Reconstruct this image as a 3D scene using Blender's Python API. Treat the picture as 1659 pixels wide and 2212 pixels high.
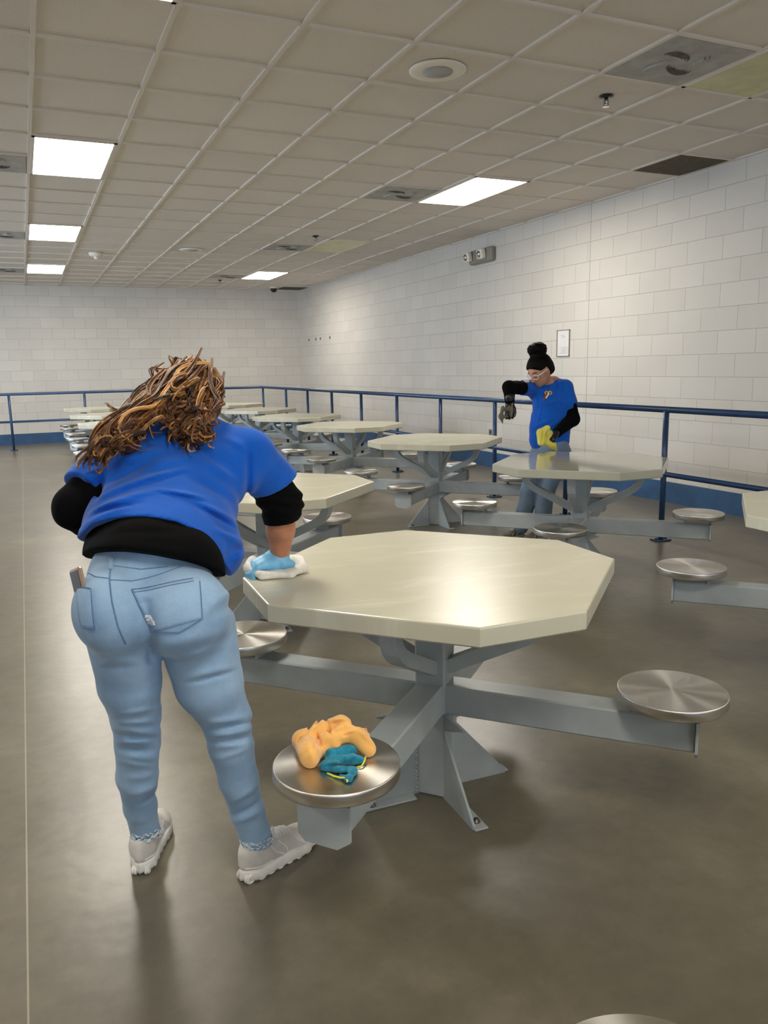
import bpy, math, random
import numpy as np
from mathutils import Vector, Matrix
from mathutils.bvhtree import BVHTree

for o in list(bpy.data.objects): bpy.data.objects.remove(o)
scene = bpy.context.scene
COL = scene.collection
PI = math.pi

# ------------------------------------------------------------------ camera
CH = 1.37
cd = bpy.data.cameras.new('camera'); cam = bpy.data.objects.new('camera', cd); COL.objects.link(cam)
cd.sensor_fit = 'HORIZONTAL'; cd.sensor_width = 36.0; cd.lens = 36.0 * 1703.41 / 1659.0
cd.clip_start = 0.02; cd.clip_end = 100
cam.matrix_world = Matrix.Translation((0, 0, CH)) @ Matrix(((0.910829,0.091955,-0.402411),(-0.412337,0.157353,-0.897339),(-0.019194,0.983252,0.181238))).to_4x4()
scene.camera = cam

# ------------------------------------------------------------------ light and exposure
scene.view_settings.view_transform = 'Standard'
scene.view_settings.look = 'None'
scene.view_settings.gamma = 1.0
scene.view_settings.use_curve_mapping = False
scene.view_settings.exposure = 0.87
PANEL = 15.0                       # emission of the lit ceiling panels
w = bpy.data.worlds.new('world'); scene.world = w; w.use_nodes = True
w.node_tree.nodes['Background'].inputs[0].default_value = (0.62, 0.75, 1.0, 1)
w.node_tree.nodes['Background'].inputs[1].default_value = 0.25

def area(name, loc, size, size_y, power, color, target):
    l = bpy.data.lights.new(name, 'AREA'); l.shape = 'RECTANGLE'; l.size = size; l.size_y = size_y
    l.energy = power; l.color = color
    o = bpy.data.objects.new(name, l); COL.objects.link(o); o.location = loc
    o.rotation_euler = (Vector(target) - Vector(loc)).to_track_quat('-Z', 'Y').to_euler()
    return o
area('window_daylight', (-5.9, 11.0, 1.75), 5.0, 1.7, 280, (0.62, 0.78, 1.0), (0.0, 11.6, 1.75))
area('cool_fill_behind', (1.0, -8.8, 1.7), 6.0, 1.8, 120, (0.66, 0.80, 1.0), (1.0, 0.0, 1.5))  # added bluish fill lamp for surfaces facing the camera, no window modelled

# ------------------------------------------------------------------ materials
def srgb(r, g, b):
    f = lambda c: ((c / 255) / 12.92) if c / 255 <= 0.04045 else (((c / 255) + 0.055) / 1.055) ** 2.4
    return (f(r), f(g), f(b), 1.0)

class Mat:
    def __init__(s, name, base=(200, 200, 200), rough=0.5, metal=0.0):
        s.m = bpy.data.materials.new(name); s.m.use_nodes = True
        s.nt = s.m.node_tree; s.b = s.nt.nodes['Principled BSDF']
        s.b.inputs['Base Color'].default_value = srgb(*base)
        s.b.inputs['Roughness'].default_value = rough; s.b.inputs['Metallic'].default_value = metal
    def n(s, t, **kw):
        x = s.nt.nodes.new(t)
        for k, v in kw.items(): setattr(x, k, v)
        return x
    def l(s, a, b): s.nt.links.new(a, b)
    def coords(s, kind='Object'):
        return s.n('ShaderNodeTexCoord').outputs[kind]
    def noise(s, scale, detail=4, rough=0.6, vec=None, dist=0.0):
        x = s.n('ShaderNodeTexNoise'); x.inputs['Scale'].default_value = scale
        x.inputs['Detail'].default_value = detail; x.inputs['Roughness'].default_value = rough
        x.inputs['Distortion'].default_value = dist
        s.l(vec if vec is not None else s.coords(), x.inputs['Vector']); return x.outputs['Fac']
    def ramp(s, fac, stops):
        x = s.n('ShaderNodeValToRGB'); e = x.color_ramp.elements
        while len(e) < len(stops): e.new(0.5)
        for i, (p, c) in enumerate(stops):
            e[i].position = p; e[i].color = c if len(c) == 4 else srgb(*c)
        x.color_ramp.interpolation = 'EASE'; s.l(fac, x.inputs[0]); return x.outputs[0]
    def math(s, op, a, b=None, c=None):
        x = s.n('ShaderNodeMath', operation=op)
        for i, v in enumerate((a, b, c)):
            if v is None: continue
            if isinstance(v, (int, float)): x.inputs[i].default_value = v
            else: s.l(v, x.inputs[i])
        return x.outputs[0]
    def mix(s, fac, a, b, blend='MIX'):
        x = s.n('ShaderNodeMix', data_type='RGBA', blend_type=blend)
        for i, v in ((0, fac), (6, a), (7, b)):
            if isinstance(v, (int, float)): x.inputs[i].default_value = v
            elif isinstance(v, tuple): x.inputs[i].default_value = v if len(v) == 4 else srgb(*v)
            else: s.l(v, x.inputs[i])
        return x.outputs[2]
    def bump(s, h, strength=0.3, dist=0.01):
        x = s.n('ShaderNodeBump'); x.inputs['Strength'].default_value = strength
        x.inputs['Distance'].default_value = dist; s.l(h, x.inputs['Height'])
        if s.b.inputs['Normal'].links: s.l(s.b.inputs['Normal'].links[0].from_socket, x.inputs['Normal'])
        s.l(x.outputs[0], s.b.inputs['Normal']); return x
    def color(s, sock): s.l(sock, s.b.inputs['Base Color'])
    def rough(s, sock): s.l(sock, s.b.inputs['Roughness'])

def G(v): return (v, v, v, 1.0)
def simple(name, base, rough=0.5, metal=0.0, var=0.0, scale=30, bump=0.0, bs=200, bd=0.001):
    m = Mat(name, base, rough, metal)
    if var:
        f = m.noise(scale, 4)
        a = tuple(max(0, c * (1 - var)) for c in base); b = tuple(min(255, c * (1 + var)) for c in base)
        m.color(m.ramp(f, [(0.3, a), (0.7, b)]))
    if bump: m.bump(m.noise(bs, 3), bump, bd)
    return m.m

def block_wall(name, axis):
    m = Mat(name, (205, 202, 192), 0.55)
    g = m.n('ShaderNodeNewGeometry')
    sx = m.n('ShaderNodeSeparateXYZ'); m.l(g.outputs['Position'], sx.inputs[0])
    c = m.n('ShaderNodeCombineXYZ'); m.l(m.math('ADD', sx.outputs[axis], 20 * 0.41 - 0.02), c.inputs[0]); m.l(sx.outputs[2], c.inputs[1])
    br = m.n('ShaderNodeTexBrick'); m.l(c.outputs[0], br.inputs['Vector'])
    br.inputs['Scale'].default_value = 1.0; br.inputs['Brick Width'].default_value = 0.4095
    br.inputs['Row Height'].default_value = 0.2035; br.inputs['Mortar Size'].default_value = 0.0035
    br.inputs['Mortar Smooth'].default_value = 0.6; br.inputs['Bias'].default_value = 0.0
    br.inputs['Color1'].default_value = srgb(214, 209, 200); br.inputs['Color2'].default_value = srgb(207, 202, 193)
    br.inputs['Mortar'].default_value = srgb(178, 173, 165)
    col = br.outputs['Color']
    n1 = m.noise(1.1, 5, 0.6, g.outputs['Position'])
    col = m.mix(0.10, col, m.ramp(n1, [(0.3, (170, 166, 158)), (0.7, (222, 220, 216))]))
    if axis == 1:
        j = m.math('LESS_THAN', m.math('ABSOLUTE', m.math('SUBTRACT', sx.outputs[1], 7.135)), 0.006)
        col = m.mix(m.math('MULTIPLY', j, 0.7), col, srgb(150, 147, 142))
    m.color(col)
    inv = m.math('SUBTRACT', 1.0, br.outputs['Fac'])
    m.bump(inv, 0.55, 0.004)
    m.bump(m.noise(70, 5, 0.7, g.outputs['Position']), 0.25, 0.003)
    return m.m

def floor_mat():
    m = Mat('polished_concrete', (110, 100, 84), 0.3)
    g = m.n('ShaderNodeNewGeometry'); P = g.outputs['Position']
    n1 = m.noise(0.55, 5, 0.55, P, 0.3); n2 = m.noise(2.2, 7, 0.6, P, 0.15); n3 = m.noise(14, 6, 0.7, P)
    base = m.ramp(n1, [(0.25, (78, 73, 62)), (0.5, (105, 98, 81)), (0.75, (136, 126, 102))])
    base = m.mix(0.5, base, m.ramp(n2, [(0.2, (66, 62, 52)), (0.5, (98, 92, 78)), (0.8, (144, 136, 114))]))
    base = m.mix(0.18, base, m.ramp(n3, [(0.3, (90, 82, 70)), (0.7, (142, 133, 115))]))
    sx = m.n('ShaderNodeSeparateXYZ'); m.l(P, sx.inputs[0])
    def line(sock, at, w):
        return m.math('LESS_THAN', m.math('ABSOLUTE', m.math('SUBTRACT', sock, at)), w)
    lf = m.math('MULTIPLY', line(sx.outputs[0], -0.115, 0.0022), 0.55)
    base = m.mix(lf, base, srgb(190, 178, 155))
    dk = m.math('ADD', line(sx.outputs[0], 2.87, 0.003), line(sx.outputs[1], 4.25, 0.003))
    base = m.mix(m.math('MULTIPLY', dk, 0.45), base, srgb(70, 62, 52))
    # dark flecks and small stains worn into the slab
    v = m.n('ShaderNodeTexVoronoi'); v.inputs['Scale'].default_value = 3.2; m.l(P, v.inputs['Vector'])
    fl = m.ramp(v.outputs['Distance'], [(0.0, G(1)), (0.035, G(0))])
    base = m.mix(m.math('MULTIPLY', fl, 0.45), base, srgb(66, 56, 42))
    m.color(base)
    m.b.inputs['Roughness'].default_value = 0.31
    m.b.inputs['Specular IOR Level'].default_value = 0.8
    m.bump(m.noise(3.0, 4, 0.6, P), 0.25, 0.012)
    m.bump(m.noise(11, 3, 0.5, P), 0.08, 0.004)
    return m.m

def ceiling_mat():
    m = Mat('ceiling_tile', (172, 163, 152), 0.95)
    g = m.n('ShaderNodeNewGeometry'); P = g.outputs['Position']
    n = m.noise(160, 3, 0.7, P)
    c = m.ramp(n, [(0.35, (210, 202, 190)), (0.5, (222, 213, 202)), (0.7, (229, 220, 210))])
    # tile to tile tone
    mp = m.n('ShaderNodeVectorMath', operation='SUBTRACT'); m.l(P, mp.inputs[0]); mp.inputs[1].default_value = (0.207, 4.043, 0)
    sc = m.n('ShaderNodeVectorMath', operation='SCALE'); m.l(mp.outputs[0], sc.inputs[0]); sc.inputs['Scale'].default_value = 1 / 0.61
    flr = m.n('ShaderNodeVectorMath', operation='FLOOR'); m.l(sc.outputs[0], flr.inputs[0])
    wn = m.n('ShaderNodeTexWhiteNoise', noise_dimensions='2D'); m.l(flr.outputs[0], wn.inputs['Vector'])
    c = m.mix(0.12, c, m.ramp(wn.outputs['Value'], [(0, (198, 192, 182)), (1, (234, 220, 212))]))
    m.color(c); m.bump(n, 0.35, 0.003); return m.m

def steel_mat():
    m = Mat('brushed_stainless', (205, 200, 192), 0.3, 1.0)
    m.b.inputs['Anisotropic'].default_value = 0.9
    t = m.n('ShaderNodeTangent', direction_type='RADIAL', axis='Z'); m.l(t.outputs[0], m.b.inputs['Tangent'])
    P = m.coords()
    m.color(m.ramp(m.noise(5, 3, 0.6, P), [(0.3, (204, 199, 191)), (0.7, (218, 214, 207))]))
    return m.m

def paint(name, base, rough, var=0.05, smear=0.0, scale=3):
    m = Mat(name, base, rough)
    P = m.coords()
    f = m.noise(scale, 5, 0.6, P)
    a = tuple(c * (1 - var) for c in base); b = tuple(min(255, c * (1 + var)) for c in base)
    c = m.ramp(f, [(0.3, a), (0.7, b)])
    if smear:
        mp = m.n('ShaderNodeMapping'); mp.inputs['Rotation'].default_value = (0, 0, 0.5); mp.inputs['Scale'].default_value = (2.2, 7, 1)
        m.l(P, mp.inputs[0])
        s_ = m.noise(1.3, 5, 0.6, mp.outputs[0], 0.6)
        k = m.ramp(s_, [(0.48, G(0)), (0.8, G(1))])
        c = m.mix(m.math('MULTIPLY', k, smear), c, srgb(226, 224, 205))
    m.color(c); m.bump(m.noise(90, 3, 0.6, P), 0.05, 0.002)
    return m.m

def cloth_mat(name, base, rough=0.85, var=0.08, weave=900, bump=0.25, fuzz=0.3, big=18):
    m = Mat(name, base, rough)
    P = m.coords()
    f = m.noise(big, 5, 0.6, P)
    a = tuple(c * (1 - var) for c in base); b = tuple(min(255, c * (1 + var)) for c in base)
    m.color(m.ramp(f, [(0.3, a), (0.7, b)]))
    m.b.inputs['Specular IOR Level'].default_value = 0.12; m.b.inputs['Sheen Weight'].default_value = fuzz; m.b.inputs['Sheen Roughness'].default_value = 0.5
    m.bump(m.noise(weave, 2, 0.6, P), bump, 0.0008)
    return m.m

def denim(name, light, dark):
    m = Mat(name, light, 0.82)
    P = m.coords()
    f = m.noise(7, 5, 0.6, P); g = m.noise(600, 2, 0.6, P)
    c = m.ramp(f, [(0.3, dark), (0.7, light)])
    c = m.mix(0.12, c, m.ramp(g, [(0.35, dark), (0.65, (215, 228, 238))]))
    m.color(c); m.b.inputs['Sheen Weight'].default_value = 0.15
    m.bump(g, 0.25, 0.0008); m.bump(m.noise(30, 3, 0.6, P), 0.12, 0.004)
    return m.m

def skin(name, base):
    m = Mat(name, base, 0.5)
    m.color(m.ramp(m.noise(25, 4, 0.6), [(0.3, tuple(c * 0.92 for c in base)), (0.7, tuple(min(255, c * 1.05) for c in base))]))
    m.b.inputs['Subsurface Weight'].default_value = 0.12; m.b.inputs['Subsurface Radius'].default_value = (0.01, 0.004, 0.002)
    return m.m

def hair_mat(name, dark, mid, light, rough=0.42):
    m = Mat(name, mid, rough)
    a = m.n('ShaderNodeAttribute', attribute_name='tone')
    f = m.math('ADD', a.outputs['Fac'], m.math('MULTIPLY', m.math('SUBTRACT', m.noise(55, 3), 0.5), 0.5))
    m.color(m.ramp(f, [(0.12, dark), (0.5, mid), (0.95, light)]))
    m.b.inputs['Anisotropic'].default_value = 0.4; m.b.inputs['Specular IOR Level'].default_value = 0.5 if light[0] > 60 else 0.08
    return m.m

def emit(name, col, strength):
    m = Mat(name, (255, 255, 255), 0.5)
    m.b.inputs['Emission Color'].default_value = col; m.b.inputs['Emission Strength'].default_value = strength
    return m.m

M = dict(
    wallr=block_wall('painted_block_side', 1), wallb=block_wall('painted_block_end', 0),
    floor=floor_mat(), ceil=ceiling_mat(),
    tbar=simple('ceiling_grid_paint', (220, 211, 200), 0.5),
    blueband=simple('blue_wall_paint', (48, 84, 122), 0.45, var=0.08, scale=5, bump=0.2, bs=70, bd=0.003),
    rail=simple('navy_rail_paint', (36, 62, 98), 0.28, var=0.08, scale=8),
    panel=emit('lit_diffuser', (1.0, 0.94, 0.84, 1), PANEL),
    off=simple('unlit_diffuser', (190, 190, 132), 0.35, var=0.05, scale=6),
    vent=simple('diffuser_grey_paint', (168, 166, 162), 0.6, var=0.07, scale=7),
    ventd=simple('diffuser_dust', (96, 88, 80), 0.8, var=0.1, scale=20),
    grille=simple('return_grille', (112, 102, 86), 0.8, var=0.08, scale=30),
    white=simple('white_plastic', (238, 230, 216), 0.45),
    greyp=simple('grey_plastic', (140, 136, 128), 0.5), chrome=simple('chrome', (190, 190, 190), 0.12, 1.0),
    black=simple('black_plastic', (18, 18, 20), 0.3),
    top=paint('table_top_paint', (194, 190, 168), 0.26, 0.02, 0.45, 1.2),
    topwet=paint('wet_table_top_paint', (172, 171, 154), 0.07, 0.02, 0.06, 1.2),
    frame=paint('table_frame_paint', (168, 176, 178), 0.34, 0.05, 0, 4),
    steel=steel_mat(), bolt=simple('bolt_steel', (110, 106, 100), 0.4, 0.9),
    blue=cloth_mat('royal_blue_jersey', (20, 88, 186), 0.9, 0.03, 900, 0.2, 0.15),
    blackc=cloth_mat('black_knit', (5, 5, 6), 0.95, 0.1, 700, 0.3, 0.0),
    denim=denim('light_washed_denim', (150, 182, 212), (118, 152, 186)),
    denim2=denim('mid_blue_denim', (104, 128, 154), (74, 96, 124)),
    stitch=simple('denim_seam', (96, 126, 160), 0.9, var=0.1, scale=300),
    fray=simple('frayed_cotton', (222, 228, 232), 0.95, var=0.08, scale=120),
    skin1=skin('skin_warm', (176, 118, 88)), skin2=skin('skin_tan', (192, 140, 114)),
    hair1=hair_mat('brown_curly_hair', (52, 28, 12), (118, 72, 33), (226, 170, 100), 0.5),
    hair2=hair_mat('black_hair', (8, 6, 7), (12, 10, 11), (20, 16, 16), 0.6),
    shoe=cloth_mat('grey_knit_upper', (212, 206, 198), 0.85, 0.05, 500, 0.5, 0.1, 12),
    sole=simple('white_foam_sole', (232, 228, 220), 0.6, var=0.03, scale=30),
    shoe2=cloth_mat('dark_grey_upper', (104, 98, 92), 0.85, 0.08, 500, 0.4, 0.1, 12),
    sole2=simple('worn_white_sole', (188, 182, 172), 0.6),
    glove=simple('blue_nitrile', (112, 176, 210), 0.4, var=0.05, scale=40, bump=0.25, bs=60, bd=0.004),
    bglove=simple('black_nitrile', (20, 20, 22), 0.35, bump=0.3, bs=60, bd=0.003),
    towel=cloth_mat('white_terry', (226, 220, 208), 0.95, 0.06, 260, 0.9, 0.3),
    orange=cloth_mat('apricot_microfibre', (250, 188, 106), 0.95, 0.04, 420, 0.6, 0.5, 14),
    teal=cloth_mat('teal_terry', (34, 122, 148), 0.95, 0.14, 170, 1.0, 0.3, 60),
    trimy=simple('yellow_edge_stitch', (226, 218, 74), 0.8),
    yellow=cloth_mat('yellow_microfibre', (226, 214, 96), 0.95, 0.05, 500, 0.5, 0.4),
    greyc=cloth_mat('olive_grey_cloth', (104, 98, 82), 0.95, 0.08, 500, 0.5, 0.2),
    paper=simple('paper', (226, 222, 220), 0.7), ink=simple('grey_print', (170, 166, 172), 0.8),
    gframe=simple('grey_frame', (128, 124, 118), 0.45),
    gold=simple('gold_embroidery', (226, 176, 88), 0.7), rust=simple('rust_embroidery', (140, 62, 34), 0.8),
    cream=simple('cream_embroidery', (240, 226, 170), 0.7), pink=simple('sleeve_patch_cloth', (232, 196, 190), 0.8),
    phone=simple('clear_phone_case', (176, 150, 132), 0.2, 0.3), dark=simple('phone_body', (60, 48, 42), 0.25),
    lens=simple('clear_lens', (216, 220, 224), 0.1), lips=simple('lips', (150, 78, 70), 0.5), eye=simple('eyelash', (30, 20, 18), 0.5),
)

# ------------------------------------------------------------------ mesh helpers
class MB:
    def __init__(s): s.v = []; s.f = []; s.sm = []; s.tone = []
    def add(s, v, f, smooth=False, tone=0.5):
        b = len(s.v); s.v += [tuple(map(float, p)) for p in v]; s.f += [tuple(i + b for i in q) for q in f]
        s.sm += [smooth] * len(f); s.tone += [tone] * len(v); return s
    def box(s, x0, x1, y0, y1, z0, z1, mat=None):
        v = [(x, y, z) for x in (x0, x1) for y in (y0, y1) for z in (z0, z1)]
        if mat is not None: v = [mat @ Vector(p) for p in v]
        return s.add(v, [(0, 1, 3, 2), (4, 6, 7, 5), (0, 4, 5, 1), (2, 3, 7, 6), (0, 2, 6, 4), (1, 5, 7, 3)])
    def bbox(s, x0, x1, y0, y1, z0, z1, b=0.003, mat=None):
        # bevelled box
        cx, cy, cz = (x0 + x1) / 2, (y0 + y1) / 2, (z0 + z1) / 2; hx, hy, hz = (x1 - x0) / 2, (y1 - y0) / 2, (z1 - z0) / 2
        b = min(b, hx * .9, hy * .9, hz * .9)
        v = []; idx = {}
        for sx in (-1, 1):
            for sy in (-1, 1):
                for sz in (-1, 1):
                    for a in range(3):
                        q = [hx - b, hy - b, hz - b]; q[a] += b
                        idx[(sx, sy, sz, a)] = len(v); v.append((cx + sx * q[0], cy + sy * q[1], cz + sz * q[2]))
        f = []
        for a in range(3):
            o1, o2 = [(1, 2), (2, 0), (0, 1)][a]
            for sg in (-1, 1):
                q = []
                for t1, t2 in ((-1, -1), (1, -1), (1, 1), (-1, 1)):
                    k = [0, 0, 0]; k[a] = sg; k[o1] = t1; k[o2] = t2; q.append(idx[(*k, a)])
                f.append(tuple(q if sg > 0 else q[::-1]))
        for a in range(3):       # edges along axis a
            o1, o2 = [(1, 2), (2, 0), (0, 1)][a]
            for t1 in (-1, 1):
                for t2 in (-1, 1):
                    k0 = [0, 0, 0]; k0[a] = -1; k0[o1] = t1; k0[o2] = t2; k1 = list(k0); k1[a] = 1
                    q = (idx[(*k0, o1)], idx[(*k1, o1)], idx[(*k1, o2)], idx[(*k0, o2)])
                    f.append(q if t1 * t2 < 0 else q[::-1])
        for sx in (-1, 1):
            for sy in (-1, 1):
                for sz in (-1, 1):
                    q = tuple(idx[(sx, sy, sz, a)] for a in range(3)); f.append(q if sx * sy * sz > 0 else q[::-1])
        if mat is not None: v = [mat @ Vector(p) for p in v]
        return s.add(v, f)
    def prism(s, poly, z0, z1, b=0.0, mat=None):
        n = len(poly); c = Vector((sum(p[0] for p in poly) / n, sum(p[1] for p in poly) / n))
        def ins(d):
            out = []
            for i in range(n):
                p0, p, p1 = Vector(poly[i - 1]), Vector(poly[i]), Vector(poly[(i + 1) % n])
                e0 = (p - p0).normalized(); e1 = (p1 - p).normalized()
                n0 = Vector((-e0.y, e0.x)); n1 = Vector((-e1.y, e1.x)); m_ = (n0 + n1); m_ = m_ / max(0.2, m_.dot(n0))
                out.append(p + m_ * d)
            return out
        rings = [(z0, 0)] if not b else [(z0, b), (z0 + b, 0)]
        rings += [(z1, 0)] if not b else [(z1 - b, 0), (z1 - b * .3, b * .3), (z1, b)]
        v = []
        for z, d in rings: v += [(p.x, p.y, z) for p in ins(d)] if d else [(p[0], p[1], z) for p in poly]
        f = []
        for r in range(len(rings) - 1):
            for i in range(n): j = (i + 1) % n; f.append((r * n + i, r * n + j, (r + 1) * n + j, (r + 1) * n + i))
        f.append(tuple(range(n))[::-1]); f.append(tuple(range((len(rings) - 1) * n, len(rings) * n)))
        if mat is not None: v = [mat @ Vector(p) for p in v]
        return s.add(v, f)
    def lathe(s, prof, n=32, mat=None, smooth=True, ang=None):
        v = []; f = []
        for r, z in prof:
            for i in range(n): a = 2 * PI * i / n; v.append((r * math.cos(a), r * math.sin(a), z))
        for k in range(len(prof) - 1):
            for i in range(n): j = (i + 1) % n; f.append((k * n + i, k * n + j, (k + 1) * n + j, (k + 1) * n + i))
        f.append(tuple(range(n))[::-1]); f.append(tuple((len(prof) - 1) * n + i for i in range(n)))
        if mat is not None: v = [mat @ Vector(p) for p in v]
        s.add(v, f, smooth)
        s.sm[-1] = False; s.sm[-2] = False
        return s
    def tube(s, pts, rad, n=10, smooth=True, tone=0.5, flat=1.0, caps=True):
        pts = [Vector(p) for p in pts]; m_ = len(pts)
        rads = rad if isinstance(rad, (list, tuple)) else [rad] * m_
        v = []; up = Vector((0, 0, 1)); prev = None
        for i, p in enumerate(pts):
            t = (pts[min(i + 1, m_ - 1)] - pts[max(i - 1, 0)])
            t = t.normalized() if t.length > 1e-9 else Vector((0, 0, 1))
            if prev is None:
                a = t.cross(up);  a = a if a.length > 1e-3 else t.cross(Vector((1, 0, 0)))
            else: a = prev - t * prev.dot(t)
            a.normalize(); b = t.cross(a); prev = a
            for k in range(n):
                q = 2 * PI * k / n; v.append(p + a * (math.cos(q) * rads[i]) + b * (math.sin(q) * rads[i] * flat))
        f = [(i * n + k, i * n + (k + 1) % n, (i + 1) * n + (k + 1) % n, (i + 1) * n + k) for i in range(m_ - 1) for k in range(n)]
        if caps: f += [tuple(range(n))[::-1], tuple((m_ - 1) * n + k for k in range(n))]
        return s.add(v, f, smooth, tone)
    def bar(s, pts, wx, wy, side):
        # square section bar along a polyline; side = constant sideways axis
        pts = [Vector(p) for p in pts]; side = Vector(side).normalized(); v = []; m_ = len(pts)
        for i, p in enumerate(pts):
            d0 = (p - pts[i - 1]).normalized() if i else None; d1 = (pts[i + 1] - p).normalized() if i < m_ - 1 else None
            t = (d0 or d1) if not (d0 and d1) else (d0 + d1).normalized()
            nn = t.cross(side).normalized(); sc = 1.0 if not (d0 and d1) else 1 / max(.5, t.dot(d1))
            for a, b in ((-1, -1), (1, -1), (1, 1), (-1, 1)): v.append(p + side * (a * wx / 2) + nn * (b * wy / 2 * sc))
        f = [(i * 4 + k, i * 4 + (k + 1) % 4, i * 4 + 4 + (k + 1) % 4, i * 4 + 4 + k) for i in range(m_ - 1) for k in range(4)]
        f += [(3, 2, 1, 0), tuple((m_ - 1) * 4 + k for k in range(4))]
        return s.add(v, f)
    def build(s, name, mat, parent=None, loc=(0, 0, 0), tone=False):
        me = bpy.data.meshes.new(name); me.from_pydata(s.v, [], s.f)
        me.polygons.foreach_set('use_smooth', s.sm)
        if tone:
            a = me.attributes.new('tone', 'FLOAT', 'POINT'); a.data.foreach_set('value', s.tone)
        me.materials.append(mat); me.update()
        import bmesh
        bm = bmesh.new(); bm.from_mesh(me); bmesh.ops.recalc_face_normals(bm, faces=bm.faces); bm.to_mesh(me); bm.free()
        o = bpy.data.objects.new(name, me); COL.objects.link(o); o.location = loc
        if parent is not None: o.parent = parent
        return o

def raw_obj(name, V, F, mat, parent=None, tone=None):
    me = bpy.data.meshes.new(name)
    me.vertices.add(len(V)); me.vertices.foreach_set('co', np.asarray(V, np.float32).ravel())
    F = np.asarray(F, np.int32); me.loops.add(F.size); me.loops.foreach_set('vertex_index', F.ravel())
    me.polygons.add(len(F)); me.polygons.foreach_set('loop_start', np.arange(len(F), dtype=np.int32) * 4)
    me.polygons.foreach_set('loop_total', np.full(len(F), 4, np.int32))
    me.polygons.foreach_set('use_smooth', np.ones(len(F), bool))
    if tone is not None:
        at = me.attributes.new('tone', 'FLOAT', 'POINT'); at.data.foreach_set('value', np.asarray(tone, np.float32))
    me.update(calc_edges=True); me.validate()
    me.materials.append(mat)
    o = bpy.data.objects.new(name, me); COL.objects.link(o)
    if parent is not None: o.parent = parent
    return o

def tag(o, label=None, cat=None, group=None, kind=None):
    if label: o['label'] = label
    if cat: o['category'] = cat
    if group: o['group'] = group
    if kind: o['kind'] = kind
    return o
def thing(name, label, cat, loc=(0, 0, 0), rz=0.0, group=None):
    o = bpy.data.objects.new(name, None); COL.objects.link(o); o.location = loc; o.rotation_euler = (0, 0, rz)
    o.empty_display_size = 0.1
    return tag(o, label, cat, group)
def children(o): return [c for c in bpy.data.objects if c.parent is o]
def copy_tree(o, loc, rz, label, group=None):
    r = o.copy(); COL.objects.link(r); r.location = loc; r.rotation_euler = (0, 0, rz); r['label'] = label
    if group: r['group'] = group
    for ch in children(o):
        c = ch.copy(); COL.objects.link(c); c.parent = r
        for g in children(ch):
            d = g.copy(); COL.objects.link(d); d.parent = c
    return r

# ------------------------------------------------------------------ distance-field modelling
def _n(v): v = np.asarray(v, float); return v / np.linalg.norm(v)
def cap(a, b, ra, rb, u=None, s=1.0):      # tapered capsule, optionally widened s times along u
    return ('c', np.array(a, float), np.array(b, float), ra, rb, None if u is None else _n(u), s)
def K(k, *ps): return [(*p, ('k', k)) for p in ps]
def ell(c, r, R=None):                       # ellipsoid, R rows = its axes
    return ('e', np.array(c, float), np.array(r, float), np.eye(3) if R is None else np.array(R, float))
def frame(fwd, up=(0, 0, 1)):
    f = _n(fwd); r = _n(np.cross(f, up)); return np.array([r, f, np.cross(r, f)])   # right, forward, up
def pk_(p, k): return (p[:-1], p[-1][1]) if isinstance(p[-1], tuple) else (p, k)
def union(prims, P, k):
    D = None
    for p in prims:
        p, kk = pk_(p, k); d = prim_eval(p, P)
        if D is None: D = d; continue
        h = np.clip(0.5 + 0.5 * (D - d) / kk, 0, 1); D = D * (1 - h) + d * h - kk * h * (1 - h)
    return D
def prim_eval(p, P):
    if p[0] == 'c':
        _, a, b, ra, rb, u, s = p
        Q = P - a; ab = b - a
        if u is not None and s != 1:
            uu = u - ab * (u @ ab) / max(1e-9, ab @ ab); uu = uu / np.linalg.norm(uu)
            Q = Q - (1 - 1 / s) * (Q @ uu)[..., None] * uu
        t = np.clip((Q @ ab) / max(1e-9, ab @ ab), 0, 1)
        return np.linalg.norm(Q - t[..., None] * ab, axis=-1) - (ra + (rb - ra) * t)
    _, c, r, R = p
    Q = (P - c) @ R.T
    k0 = np.linalg.norm(Q / r, axis=-1); k1 = np.linalg.norm(Q / (r * r), axis=-1)
    return np.where(k1 > 1e-9, k0 * (k0 - 1) / np.maximum(k1, 1e-9), -r.min())
def prim_box(p):
    if p[0] == 'c':
        m = max(p[3], p[4]) * max(1, p[6]); return np.minimum(p[1], p[2]) - m, np.maximum(p[1], p[2]) + m
    m = p[2].max(); return p[1] - m, p[1] + m
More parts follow.
